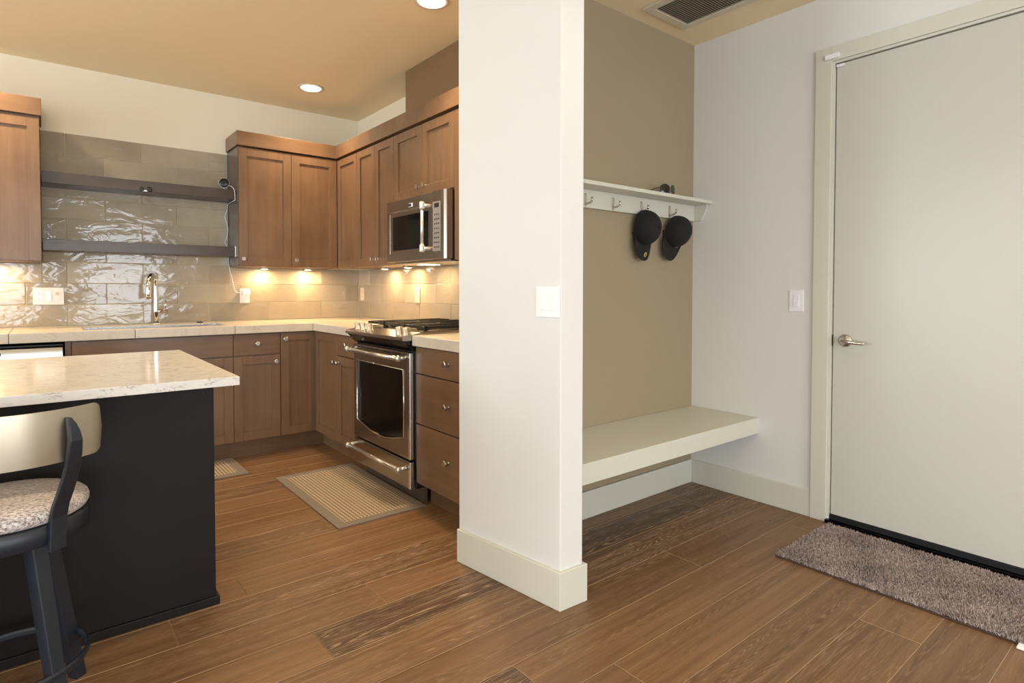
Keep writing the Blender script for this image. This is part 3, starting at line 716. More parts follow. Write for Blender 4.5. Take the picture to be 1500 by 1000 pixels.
# ------------------------------------------------------------------ plates
M_SLOT = plain('dark slot', srgb(40, 34, 30), .5)
def frame_fn(org, u, nrm):
    o = Vector(org); u = Vector(u).normalized(); n = Vector(nrm).normalized()
    def mk(mb, u0, u1, d0, d1, z0, z1, m=0):
        vs = [o+u*a+n*d+Vector((0,0,z)) for z in (z0, z1) for d in (d0, d1) for a in (u0, u1)]
        return mb.add(vs, [(0,1,3,2),(4,6,7,5),(0,4,5,1),(2,3,7,6),(0,2,6,4),(1,5,7,3)], m)
    return mk
def receptacle(t, mk, u, mat, base=.006):
    mb = MB(); mk(mb, u-.0165, u+.0165, base-.001, base+.0015, -.034, .034, 0)
    for zc in (.018, -.018):
        mk(mb, u-.008, u-.006, base+.0012, base+.002, zc-.004, zc+.005, 1); mk(mb, u+.006, u+.008, base+.0012, base+.002, zc-.003, zc+.004, 1)
        mk(mb, u-.002, u+.002, base+.0012, base+.002, zc-.011, zc-.007, 1)
    return build('receptacle', mb, [mat, M_SLOT], parent=t, bevel=0)
def rocker(t, mk, u, mat, base=.006):
    mb = MB(); mk(mb, u-.0165, u+.0165, base-.001, base+.001, -.034, .034); mk(mb, u-.015, u+.015, base, base+.0045, -.031, .0)
    mk(mb, u-.015, u+.015, base, base+.0025, .0, .031)
    return build('rocker_switch', mb, mat, parent=t, bevel=.001)
TF = KB-.0095
t = thing('switch_plate', 'wide three-gang plate with outlet and switch on the tiles, left of faucet', 'switch plate', (.031, TF, 1.17))
mk = frame_fn((.031, TF, 1.17), (1,0,0), (0,-1,0)); mb = MB(); mk(mb, -.082, .082, 0, .006, -.058, .058)
M_PINKW = plain('warm white plastic', srgb(232, 222, 212), .35)
build('plate', mb, M_PINKW, parent=t, bevel=.002); receptacle(t, mk, -.046, M_WHITE); rocker(t, mk, 0, M_WHITE)
mb = MB(); mk(mb, .046-.0165, .046+.0165, .005, .0075, -.034, .034, 0); mk(mb, .046-.010, .046+.010, .0072, .0085, .006, .026, 1)
build('dimmer', mb, [M_PINKW, plain('amber window', srgb(196, 178, 130), .3)], parent=t, bevel=0)
t = thing('electrical_outlet', 'outlet on the tiles right of the faucet, holding the white adapter', 'outlet', (1.27, TF, 1.165))
mk = frame_fn((1.27, TF, 1.165), (1,0,0), (0,-1,0)); mb = MB(); mk(mb, -.037, .037, 0, .006, -.058, .058)
build('plate', mb, M_PINKW, parent=t, bevel=.002); receptacle(t, mk, 0, M_WHITE)
TX = KX-.0095
t = thing('electrical_outlet', 'almond outlet on the range wall close to the corner', 'outlet', (TX, 4.955, 1.17))
mk = frame_fn((TX, 4.93, 1.175), (0,-1,0), (-1,0,0)); mb = MB(); mk(mb, -.037, .037, 0, .006, -.058, .058)
build('plate', mb, M_ALM, parent=t, bevel=.002); receptacle(t, mk, 0, M_ALM)
t = thing('electrical_outlet', 'almond outlet on the range wall above the cooktop', 'outlet', (TX, 3.925, 1.17))
mk = frame_fn((TX, 3.94, 1.172), (0,-1,0), (-1,0,0)); mb = MB(); mk(mb, -.037, .037, 0, .006, -.058, .058)
build('plate', mb, M_ALM, parent=t, bevel=.002); receptacle(t, mk, 0, M_ALM)
# wing wall double rocker
wn_ = Vector((1.515-1.439, 1.587-2.163, 0)).normalized(); nn = Vector((wn_.y, -wn_.x, 0)); nn = nn if nn.x < 0 else -nn
tt = (2.163-1.648)/(2.163-1.587); wp = Vector((1.439+(1.515-1.439)*tt, 1.648, 1.170))
t = thing('light_switch', 'white double rocker switch plate on the free-standing wall', 'switch', tuple(wp))
mk = frame_fn(wp, wn_, nn); mb = MB(); mk(mb, -.058, .058, 0, .006, -.059, .059)
build('plate', mb, M_WHITE, parent=t, bevel=.002); rocker(t, mk, -.023, M_WHITE); rocker(t, mk, .023, M_WHITE)
t = thing('light_switch', 'white single switch plate on the wall left of the door', 'switch', (EX, 1.495, 1.158))
mk = frame_fn((EX, 1.495, 1.158), (0,-1,0), (-1,0,0)); mb = MB(); mk(mb, -.038, .038, 0, .006, -.059, .059)
build('plate', mb, M_WHITE, parent=t, bevel=.002); rocker(t, mk, 0, M_WHITE)

# ------------------------------------------------------------------ microwave
MY0, MY1, MX = 2.936, 3.697, 1.869
mwv = thing('microwave', 'stainless over-the-range microwave with white-capped bar handle', 'microwave', (2.05, 3.3, 1.397))
build('body', MB().box(MX+.045, KX-.012, MY0, MY1, 1.402, 1.816), M_BLACK, parent=mwv)
mb = MB().box(MX+.004, MX+.044, MY0, MY1, 1.402, 1.816); build('front_frame', mb, M_STEEL, parent=mwv, bevel=.003)
mpx = lambda d, y, z: (MX-d, y, z)
mb = MB()
yd = 3.085
mb.box(MX-.004, MX+.004, yd, MY1-.002, 1.730, 1.814)
mb.box(MX-.004, MX+.004, yd, MY1-.002, 1.402, 1.458); mb.box(MX-.004, MX+.004, MY1-.045, MY1-.002, 1.458, 1.730); mb.box(MX-.004, MX+.004, yd, yd+.035, 1.458, 1.730)
dr_ = build('door', mb, M_STEEL, parent=mwv, bevel=.002)
build('window', MB().box(MX-.002, MX+.004, yd+.035, MY1-.045, 1.458, 1.730), M_STEEL, parent=dr_, bevel=0)
build('window_glass', MB().box(MX-.0035, MX-.001, yd+.06, MY1-.085, 1.478, 1.705), M_GLASS, parent=dr_, bevel=.0005)['label'] = 'dark glass window'
mb = MB(); n_ = 22
for k in range(n_):
    y = yd+.04+(MY1-.05-yd-.04)*k/n_; mb.box(MX-.0055, MX-.0035, y, y+.014, 1.7355, 1.7405)
build('vent_trim', mb, M_CHROME, parent=dr_, bevel=0)
build('badge', MB().box(MX-.0065, MX-.004, 3.335, 3.385, 1.752, 1.776, 0).box(MX-.0075, MX-.0064, 3.350, 3.383, 1.755, 1.773, 1), [M_WHITE, plain('navy badge', srgb(44, 40, 84), .3)], parent=dr_, bevel=0)
hy = 3.135; hx = MX-.052
mb = MB().cyl((hx, hy, 1.475), (hx, hy, 1.725), .0095, n=18)
for z0, z1 in ((1.445, 1.492), (1.708, 1.755)):
    mb.lathe((hx, hy, z0), (0,0,1), [(.013, 0), (.0165, .008), (.0165, z1-z0-.008), (.013, z1-z0)], 20)
    mb.cyl((hx, hy, (z0+z1)/2), (MX-.002, hy-.012, (z0+z1)/2), .012, n=16)
build('handle', mb, plain('bright handle metal', srgb(236, 234, 230), .25, .6), parent=dr_, bevel=0)['label'] = 'pale bar handle with capped ends'
# curved control panel
mb = MB(); prof = [(3.083, 1.4)]
rows = []
for k in range(9):
    t_ = k/8; y = 3.083-(3.083-MY0)*t_; d = .006+.006*math.sin(PI*t_) if t_ < 1 else .0
    rows.append([(MX-d, y, 1.402), (MX-d, y, 1.814)])
poly = [(MX+.004, 3.083)]+[(r[0][0], r[0][1]) for r in rows]+[(MX+.004, MY0)]
mb.prism(poly, 1.403, 1.814)
cp = build('control_panel', mb, M_STEEL, parent=mwv, bevel=0)
mb = MB(); mb.box(MX-.0145, MX-.010, 2.985, 3.068, 1.450, 1.748, 0)
mb.box(MX-.0155, MX-.0144, 3.0, 3.052, 1.712, 1.738, 1)
for r in range(8):
    for q in range(3): mb.box(MX-.0155, MX-.0144, 2.999+q*.021, 3.010+q*.021, 1.470+r*.028, 1.478+r*.028, 1)
build('keypad', mb, [plain('grey keypad', srgb(142, 136, 132), .35), M_BLACK], parent=cp, bevel=0)
build('bottom_panel', MB().box(MX+.03, KX-.03, MY0+.01, MY1-.04, 1.388, 1.4015), M_STEEL, parent=mwv, bevel=.002)
area('cooktop_lamp', (2.08, 3.5, 1.384), (0,0,0), .12, .06, 2.4, WARM, parent=mwv)
build('lamp_lens', MB().box(2.02, 2.14, 3.45, 3.55, 1.3855, 1.388), M_LED, parent=mwv, bevel=0)

# ------------------------------------------------------------------ range
RY0, RY1, RX = 2.873, 3.640, 1.592
rg_ = thing('gas_range', 'stainless slide-in gas range with dark oven window and top knobs', 'range', (1.9, 3.255, 0))
build('body', MB().box(RX+.035, KX-.012, RY0, RY1, .09, .945), M_BLACK, parent=rg_, bevel=.002)
build('foot', MB().box(1.67, 1.70, RY0+.005, RY1-.01, 0, .09), plain('dark brown toe block', srgb(84, 70, 58), .5), parent=rg_, bevel=.001)
# oven door: steel frame with an arched-bottom window
def panel_with_window(y0, y1, z0, z1, wy0, wy1, wz0, wz1, sag, x0, x1):
    mb = MB(); n = 14
    arc = [(wy0+(wy1-wy0)*k/n, wz0-sag*math.sin(PI*k/n)) for k in range(n+1)]
    mb.box(x0, x1, y0, wy0, z0, z1); mb.box(x0, x1, wy1, y1, z0, z1); mb.box(x0, x1, wy0, wy1, wz1, z1)
    for k in range(n):
        (ya, za), (yb, zb_) = arc[k], arc[k+1]
        vs = [(x, y, z) for x in (x0, x1) for (y, z) in ((ya, z0), (yb, z0), (yb, zb_), (ya, za))]
        mb.add(vs, [(0,1,2,3), (4,7,6,5), (3,2,6,7)], 0)
    return mb, arc
y0w, y1w = RY0+.085, RY1-.055
mb, arc = panel_with_window(RY0+.012, RY1-.006, .258, .862, y0w, y1w, .375, .760, .05, RX, RX+.034)
od = build('oven_door', mb, M_STEEL, parent=rg_, bevel=0)
gb = MB(); gb.box(RX+.010, RX+.030, y0w-.01, y1w+.01, .315, .77)
build('oven_window', gb, M_GLASS, parent=od, bevel=0)['label'] = 'dark glass window with arched lower edge'
edge = [(RX-.001, y, z) for (y, z) in arc]; edge = edge+[(RX-.001, y1w, .76), (RX-.001, y0w, .76)]
build('window_trim', MB().tube(edge, .004, 8, closed=True), M_CHROME, parent=od, bevel=0)
build('side_trim', MB().box(RX-.006, RX+.02, RY0+.004, RY0+.028, .26, .862), brushed('bright steel trim', srgb(220, 218, 214), .2, 'Z'), parent=od, bevel=.004)
mb = MB(); rk = RX+.028
for z in (.47, .56, .63): mb.cyl((RX+.02, y0w+.02, z), (RX+.02, y1w-.02, z), .002, n=6)
def bar_handle(parent, z, ya, yb, x):
    mb = MB().cyl((x, ya+.03, z), (x, yb-.03, z), .0125, n=18)
    for y, s_ in ((ya, 1), (yb, -1)):
        mb.lathe((x, y, z), (0, s_, 0), [(.008, 0), (.016, .003), (.0185, .010), (.0185, .026), (.0125, .036)], 20)
        mb.cyl((x, y+s_*.018, z), (RX+.001, y+s_*.018, z+.006), .011, .014, 16)
    return build('handle', mb, M_HANDLE, parent=parent, bevel=0)
bar_handle(od, .832, 2.895, 3.615, 1.533)['label'] = 'bright towel-bar handle'
mb = MB()
for k in range(14): y = 2.99+.042*k; mb.box(RX-.002, RX+.001, y, y+.03, .843, .852)
build('door_vent', mb, M_BLACK, parent=od, bevel=0)
build('emblem', MB().box(RX-.002, RX, 3.275, 3.345, .332, .337).box(RX-.002, RX, 3.275, 3.281, .305, .332), M_CHROME, parent=od, bevel=0)
dw = build('storage_drawer', MB().box(RX, RX+.034, RY0+.012, RY1-.006, .092, .247), M_STEEL, parent=rg_, bevel=.003)
build('side_trim', MB().box(RX-.005, RX+.02, RY0+.004, RY0+.026, .093, .246), brushed('bright steel trim low', srgb(220, 218, 214), .2, 'Z'), parent=dw, bevel=.004)
bar_handle(dw, .208, 2.895, 3.615, 1.533)
# control panel: steel lip on top, black glass face raking back underneath
def RP(a, p, q): return (p, a, q)
ylo, yhi = RY0-.004, RY1+.004
mb = MB(); ns = 12; rows = []
def bow(t): return 1.538-.010*math.sin(PI*t)
secs = []
for k in range(ns+1):
    t_ = k/ns; y = ylo+(yhi-ylo)*t_; xf = bow(t_)
    secs.append([(xf+.002, y, .932), (xf, y, .934), (xf, y, .951), (xf+.003, y, .953), (1.655, y, .976), (1.655, y, .932)])
for k in range(ns):
    a, c_ = secs[k], secs[k+1]; n6 = 6
    mb.add(a+c_, [(i, (i+1)%n6, n6+(i+1)%n6, n6+i) for i in range(n6)], 0)
mb.add(secs[0], [tuple(range(6))], 0); mb.add(secs[-1], [tuple(range(6))[::-1]], 0)
pn = build('control_panel', mb, M_STEEL, parent=rg_, bevel=.0015)
mb = MB(); secs = []
for k in range(ns+1):
    t_ = k/ns; y = RY0+.002+(RY1-RY0-.004)*t_; xf = bow(t_)
    secs.append([(xf+.008, y, .934), (RX+.012, y, .872), (RX+.04, y, .872), (RX+.04, y, .934)])
for k in range(ns):
    a, c_ = secs[k], secs[k+1]; mb.add(a+c_, [(i, (i+1)%4, 4+(i+1)%4, 4+i) for i in range(4)], 0)
mb.add(secs[0], [(0,1,2,3)], 0); mb.add(secs[-1], [(3,2,1,0)], 0)
build('control_glass', mb, M_GLASS, parent=pn, bevel=0)['label'] = 'black glass control face'
for y in (3.555, 3.475, 3.385, 2.995, 2.915):
    mb = MB().lathe((1.588, y, .962), (-.16, 0, .987), [(.025, 0), (.025, .004), (.0205, .006), (.020, .040), (.017, .043)], 24)
    kn = build('control_knob', mb, M_HANDLE, parent=pn, bevel=0)
mb = MB().box(1.655, KX-.012, RY0-.006, RY1+.006, .945, .974)
mb.box(1.655, KX-.012, RY0-.006, RY0+.006, .974, .979); mb.box(1.655, KX-.012, RY1-.006, RY1+.006, .974, .979)
ck = build('cooktop', mb, M_STEEL, parent=rg_, bevel=.002)
for (bx_, by_) in ((1.80, 3.08), (2.08, 3.08), (1.80, 3.44), (2.08, 3.44), (1.94, 3.26)):
    build('burner', MB().lathe((bx_, by_, .974), (0,0,1), [(.045, 0), (.045, .010), (.034, .012), (.034, .020), (.03, .022)], 24), M_IRON, parent=ck, bevel=0)
for (ya, yb) in ((RY0+.012, 3.125), (3.132, 3.388), (3.395, RY1-.012)):
    mb = MB(); xa, xb = 1.69, KX-.04; z0, z1 = .992, 1.008; w_ = .006
    for y in (ya+w_, yb-w_): mb.box(xa, xb, y-w_, y+w_, z0, z1)
    for x in (xa+w_, xb-w_, (xa+xb)/2): mb.box(x-w_, x+w_, ya, yb, z0, z1)
    for q in range(1, 4):
        y = ya+(yb-ya)*q/4; mb.box(xa, xa+.17, y-.004, y+.004, z0+.003, z1+.004); mb.box(xb-.17, xb, y-.004, y+.004, z0+.003, z1+.004)
        mb.box((xa+xb)/2-.09, (xa+xb)/2+.09, y-.004, y+.004, z0+.003, z1+.004)
    for x in (xa+.01, xb-.01, (xa+xb)/2):
        for y in (ya+.01, yb-.01): mb.box(x-.008, x+.008, y-.008, y+.008, .974, z0)
    build('grate', mb, M_IRON, parent=ck, bevel=.0015)

# ------------------------------------------------------------------ island
IX, IY0, IY1 = .506, 2.455, 3.27
isl = thing('kitchen_island', 'dark espresso island base with plain panelled sides', 'island', (-.4, 2.9, 0))
build('body', MB().box(-1.7, IX, IY0, IY1, 0, .884), M_ISL, parent=isl, bevel=.002)
mb = MB().box(-1.7, IX+.012, IY0-.012, IY0, 0, .032); mb.box(IX, IX+.012, IY0, IY1, 0, .032)
build('base_molding', mb, M_ISL, parent=isl, bevel=.003)
ic = thing('island_countertop', 'white veined quartz countertop on the dark island', 'countertop', (-.4, 2.75, .884))
build('slab', MB().box(-1.76, .530, 2.168, 3.308, .884, .9145), M_QUARTZ, parent=ic, bevel=.002)

# ------------------------------------------------------------------ bar stool
SXc, SYc = -.085, 2.155
st = thing('bar_stool', 'charcoal metal bar stool with champagne metal back plate at the island', 'stool', (SXc, SYc, 0))
m, nt, b = new('woven seat fabric'); N = nt.nodes; L = nt.links; M_SEAT = m
tc = N.new('ShaderNodeTexCoord'); mp = N.new('ShaderNodeMapping'); mp.inputs['Scale'].default_value = (110, 420, 110); mp.inputs['Rotation'].default_value = (0, 0, .25)
n = N.new('ShaderNodeTexNoise'); n.inputs['Scale'].default_value = 1; n.inputs['Detail'].default_value = 4; n.inputs['Roughness'].default_value = .7
L.new(tc.outputs['Object'], mp.inputs[0]); L.new(mp.outputs[0], n.inputs['Vector'])
cr = N.new('ShaderNodeValToRGB'); cr.color_ramp.elements[0].position = .36; cr.color_ramp.elements[0].color = srgb(112, 96, 88); cr.color_ramp.elements[1].position = .6; cr.color_ramp.elements[1].color = srgb(222, 214, 210)
L.new(n.outputs['Fac'], cr.inputs[0]); L.new(cr.outputs[0], b.inputs['Base Color']); b.inputs['Roughness'].default_value = .8
bp = N.new('ShaderNodeBump'); bp.inputs['Strength'].default_value = .4; bp.inputs['Distance'].default_value = .001; L.new(n.outputs['Fac'], bp.inputs['Height']); L.new(bp.outputs[0], b.inputs['Normal'])
prof = [(.05, .583), (.172, .583), (.180, .588), (.185, .598), (.186, .608), (.183, .618), (.172, .628), (.150, .637), (.11, .644), (.055, .648), (.0, .6485)]
build('seat', MB().lathe((SXc, SYc, 0), (0,0,1), prof, 64), M_SEAT, parent=st, bevel=0)['label'] = 'round seat in mottled beige woven fabric'
mb = MB().lathe((SXc, SYc, .528), (0,0,1), [(.184, 0), (.187, .002), (.187, .052), (.184, .054)], 64)
build('seat_frame', mb, M_STOOL, parent=st, bevel=0)
build('swivel', MB().lathe((SXc, SYc, .495), (0,0,1), [(.08, 0), (.09, .008), (.09, .033)], 32), M_STOOL, parent=st, bevel=0)
# curved back plate, rounded corners
def arc_pt(ang, R, z): return (SXc+R*math.sin(ang), SYc-R*math.cos(ang), z)
mb = MB(); n = 40; A = math.radians(50.8); R_ = .263
def zlim(t):
    # plate height with rounded ends; returns (z0, z1)
    z0, z1 = .765, .9035; e = (A-abs(t))*R_; r = .022
    q = 0 if e > r else r-math.sqrt(max(r*r-(r-e)**2, 0))
    return z0+q, z1-q
rows = []
for k in range(n+1):
    u = -1+2*k/n; t_ = A*math.copysign(1-(1-abs(u))**1.6, u) if abs(u) > .0 else 0
    z0, z1 = zlim(t_); r_in, r_out = R_-.003, R_+.002
    rows.append([arc_pt(t_, r_out, z0), arc_pt(t_, r_out+.004, (z0+z1)/2), arc_pt(t_, r_out, z1), arc_pt(t_, r_in, z1), arc_pt(t_, r_in+.004, (z0+z1)/2), arc_pt(t_, r_in, z0)])
mb.surf(rows, closed=True, smooth=False)
mb.add(rows[0], [tuple(range(6))]); mb.add(rows[-1], [tuple(range(6))[::-1]])
bpl = build('back_plate', mb, M_GOLD, parent=st, bevel=0)
for p in bpl.data.polygons: p.use_smooth = True
bpl['label'] = 'curved champagne metal back plate'
es = bpl.modifiers.new('edge', 'EDGE_SPLIT'); es.split_angle = math.radians(35)
def post(sg):
    mb = MB(); P = []
    prof = [(.189, .512, .042, 33), (.190, .56, .042, 33.2), (.192, .60, .041, 33.5), (.205, .635, .040, 33), (.226, .67, .039, 32.3), (.248, .71, .037, 31.6), (.267, .75, .035, 31), (.281, .79, .033, 30.3), (.287, .82, .031, 30), (.285, .845, .026, 29.6), (.278, .865, .019, 29.3), (.270, .880, .009, 29)]
    rows = []
    for (R2, z, hw, ang) in prof:
        a = math.radians(ang)*sg; da = hw/2/R2*1.0
        r0, r1 = R2-.004, R2+.012
        rows.append([arc_pt(a-da, r0, z), arc_pt(a+da, r0, z), arc_pt(a+da, r1, z), arc_pt(a-da, r1, z)])
    # refine
    fine = []
    for i in range(len(rows)-1):
        for q in range(4):
            t_ = q/4; fine.append([tuple(Vector(a)*(1-t_)+Vector(b_)*t_) for a, b_ in zip(rows[i], rows[i+1])])
    fine.append(rows[-1])
    mb.surf(fine, closed=True, smooth=False); mb.add(fine[0], [(0,1,2,3)]); mb.add(fine[-1], [(3,2,1,0)])
    return build('back_post', mb, M_STOOL, parent=st, bevel=.003)
post(1); post(-1)
for q in range(4):
    an = math.radians(-54+90*q); er = Vector((math.cos(an), math.sin(an), 0)); et = Vector((-er.y, er.x, 0))
    mb = MB(); rows = []
    for z, off, hw in ((.527, .094, .021), (0, .189, .017)):
        c_ = Vector((SXc, SYc, z))+er*off
        rows.append([c_-er*hw-et*hw, c_+er*hw-et*hw, c_+er*hw+et*hw, c_-er*hw+et*hw])
    mb.surf(rows, closed=True, smooth=False); mb.add(rows[0], [(0,1,2,3)]); mb.add(rows[1], [(3,2,1,0)])
    build('leg', mb, M_STOOL, parent=st, bevel=.003)
ring = [(SXc+.176*math.cos(2*PI*k/64), SYc+.176*math.sin(2*PI*k/64), .155) for k in range(64)]
build('foot_ring', MB().tube(ring, .01, 8, closed=True, flat=(.006, .012)), M_STOOL, parent=st, bevel=0)

# ------------------------------------------------------------------ rugs
m, nt, b = new('woven sisal'); N = nt.nodes; L = nt.links; M_SISAL = m
tc = N.new('ShaderNodeTexCoord'); mp = N.new('ShaderNodeMapping'); mp.inputs['Rotation'].default_value = (0,0,.785); mp.inputs['Scale'].default_value = (44, 44, 44)
L.new(tc.outputs['Object'], mp.inputs[0]); ck_ = N.new('ShaderNodeTexChecker'); ck_.inputs['Scale'].default_value = 1.6
ck_.inputs['Color1'].default_value = srgb(186, 168, 142); ck_.inputs['Color2'].default_value = srgb(112, 94, 72)
L.new(mp.outputs[0], ck_.inputs['Vector']); L.new(ck_.outputs['Color'], b.inputs['Base Color']); b.inputs['Roughness'].default_value = .85
bp = N.new('ShaderNodeBump'); bp.inputs['Distance'].default_value = .002; bp.inputs['Strength'].default_value = .8; bp.invert = True; L.new(ck_.outputs['Fac'], bp.inputs['Height']); L.new(bp.outputs[0], b.inputs['Normal'])
M_RBORD = plain('rug border cloth', srgb(132, 119, 105), .85, bump=.3, bscale=500, var=.2)
def rug(label, x0, x1, y0, y1, bw):
    t = thing('kitchen_rug', label, 'rug', ((x0+x1)/2, (y0+y1)/2, 0))
    build('weave', MB().box(x0+bw-.004, x1-bw+.004, y0+bw-.004, y1-bw+.004, .0005, .007), M_SISAL, parent=t, bevel=0)
    mb = MB(); mb.box(x0, x1, y0, y0+bw, .0005, .0085); mb.box(x0, x1, y1-bw, y1, .0005, .0085); mb.box(x0, x0+bw, y0+bw, y1-bw, .0005, .0085); mb.box(x1-bw, x1, y0+bw, y1-bw, .0005, .0085)
    build('border', mb, M_RBORD, parent=t, bevel=.003)
rug('woven tan rug with grey-brown border in front of the range', 1.148, 1.660, 2.825, 3.845, .055)
rug('woven tan rug with grey-brown border at the sink, behind the island', .10, 1.045, 4.06, 4.505, .055)

# ------------------------------------------------------------------ door mat with pile
mt = thing('door_mat', 'shaggy taupe mat on the floor in front of the entry door', 'mat', (2.85, .86, 0))
mx0, mx1, my0, my1 = 2.585, 3.13, .41, 1.292
M_PILE = None
m, nt, b = new('taupe pile'); N = nt.nodes; L = nt.links; M_PILE = m
tc = N.new('ShaderNodeTexCoord'); n = N.new('ShaderNodeTexNoise'); n.inputs['Scale'].default_value = 90; n.inputs['Detail'].default_value = 3; L.new(tc.outputs['Object'], n.inputs['Vector'])
cr = N.new('ShaderNodeValToRGB'); cr.color_ramp.elements[0].position = .3; cr.color_ramp.elements[0].color = srgb(136, 120, 112); cr.color_ramp.elements[1].position = .7; cr.color_ramp.elements[1].color = srgb(202, 186, 178)
L.new(n.outputs['Fac'], cr.inputs[0]); L.new(cr.outputs[0], b.inputs['Base Color']); b.inputs['Roughness'].default_value = .9
build('backing', MB().box(mx0, mx1, my0, my1, .0005, .008), plain('mat backing', srgb(66, 50, 42), .8), parent=mt, bevel=.002)
rnd = random.Random(11); vs = []; fs = []
for k in range(46000):
    x = rnd.uniform(mx0+.003, mx1-.003); y = rnd.uniform(my0+.003, my1-.003); a = rnd.uniform(0, PI); h = rnd.uniform(.009, .017)
    # lean varies slowly so the pile shows brushed patches
    g1 = math.sin(x*17+y*9)+math.sin(y*23-x*11)+.8*math.sin(x*41+y*37); lx = .0025*g1+rnd.gauss(0, .005); ly = .0025*math.cos(x*13-y*15)+rnd.gauss(0, .005)
    c_, s_ = math.cos(a)*.0016, math.sin(a)*.0016; o = len(vs)
    vs += [(x-c_, y-s_, .007), (x+c_, y+s_, .007), (x+c_*.5+lx, y+s_*.5+ly, .007+h), (x-c_*.5+lx, y-s_*.5+ly, .007+h)]; fs.append((o, o+1, o+2, o+3))
mb = MB(); mb.v = vs; mb.f = fs; mb.m = [0]*len(fs); mb.sm = [False]*len(fs)
o = build('pile', mb, M_PILE, parent=mt, bevel=0, recalc=False); o['kind'] = 'stuff'
build('care_tag', MB().box(2.552, 2.590, .412, .440, .002, .010), M_WHITE, parent=mt, bevel=.002)['label'] = 'white tag at the corner'

# ------------------------------------------------------------------ alcove: bench, shelf, rail, hooks
bn = thing('wall_bench', 'thick floating bench painted greige in the alcove', 'bench', (2.4, 1.9, .393))
build('seat', MB().box(1.631, EX-.001, 1.700, AY-.001, .393, .4835), M_TRIM, parent=bn, bevel=.003)
sh = thing('coat_shelf', 'narrow greige wall shelf with hook rail above the bench', 'shelf', (2.4, 2.05, 1.64))
build('board', MB().box(1.631, EX-.001, 2.015, AY-.001, 1.741, 1.761), M_TRIM, parent=sh, bevel=.0015)
build('rail', MB().box(1.631, EX-.001, AY-.020, AY-.001, 1.645, 1.7405), M_TRIM, parent=sh, bevel=.0015)
mb = MB(); poly = [(2.118+.012, 1.7405), (2.040, 1.7405), (2.045, 1.712), (2.072, 1.664), (2.082, 1.646), (2.13, 1.646)]
mb.extrude(poly, lambda a, p, q: (a, p, q), EX-.020, EX-.001)
build('end_cleat', mb, M_TRIM, parent=sh, bevel=.0015)
hk = None
def hook():
    t = bpy.data.objects.new('coat_hook', None); C.objects.link(t); WORG[t.name] = Vector((0,0,0)); t.empty_display_size = .03
    a = MB().box(-.008, .008, -.0035, 0, -.034, .034); build('hook_plate', a, M_NICK, parent=t, bevel=.001)
    b2 = MB().tube([(0, -.003, -.020), (0, -.015, -.021), (0, -.035, -.018), (0, -.046, -.012)], .0052, 10); b2.tube([(0, -.046, -.014), (0, -.049, -.004), (0, -.049, .008)], [.0055, .005, .0065], 10)
    build('prong', b2, M_NICK, parent=t, bevel=0)
    return t
def copy_tree(o):
    c = o.copy(); C.objects.link(c)
    for ch in o.children:
        d = ch.copy(); C.objects.link(d); d.parent = c
    return c
hooks = [(1.96, None), (2.205, 'leftmost visible nickel coat hook, half hidden by the white wall edge'), (2.42, 'bare nickel coat hook on the rail, left of the caps'),
         (2.660, 'nickel coat hook holding the left black cap'), (2.922, 'nickel coat hook holding the right black cap')]
h0 = hook(); first = True
for x, lb in hooks:
    if lb is None: continue
    h = h0 if first else copy_tree(h0); first = False
    h.location = (x, AY-.0205, 1.684); tag(h, lb, 'hook', 'coat hooks on the alcove rail')

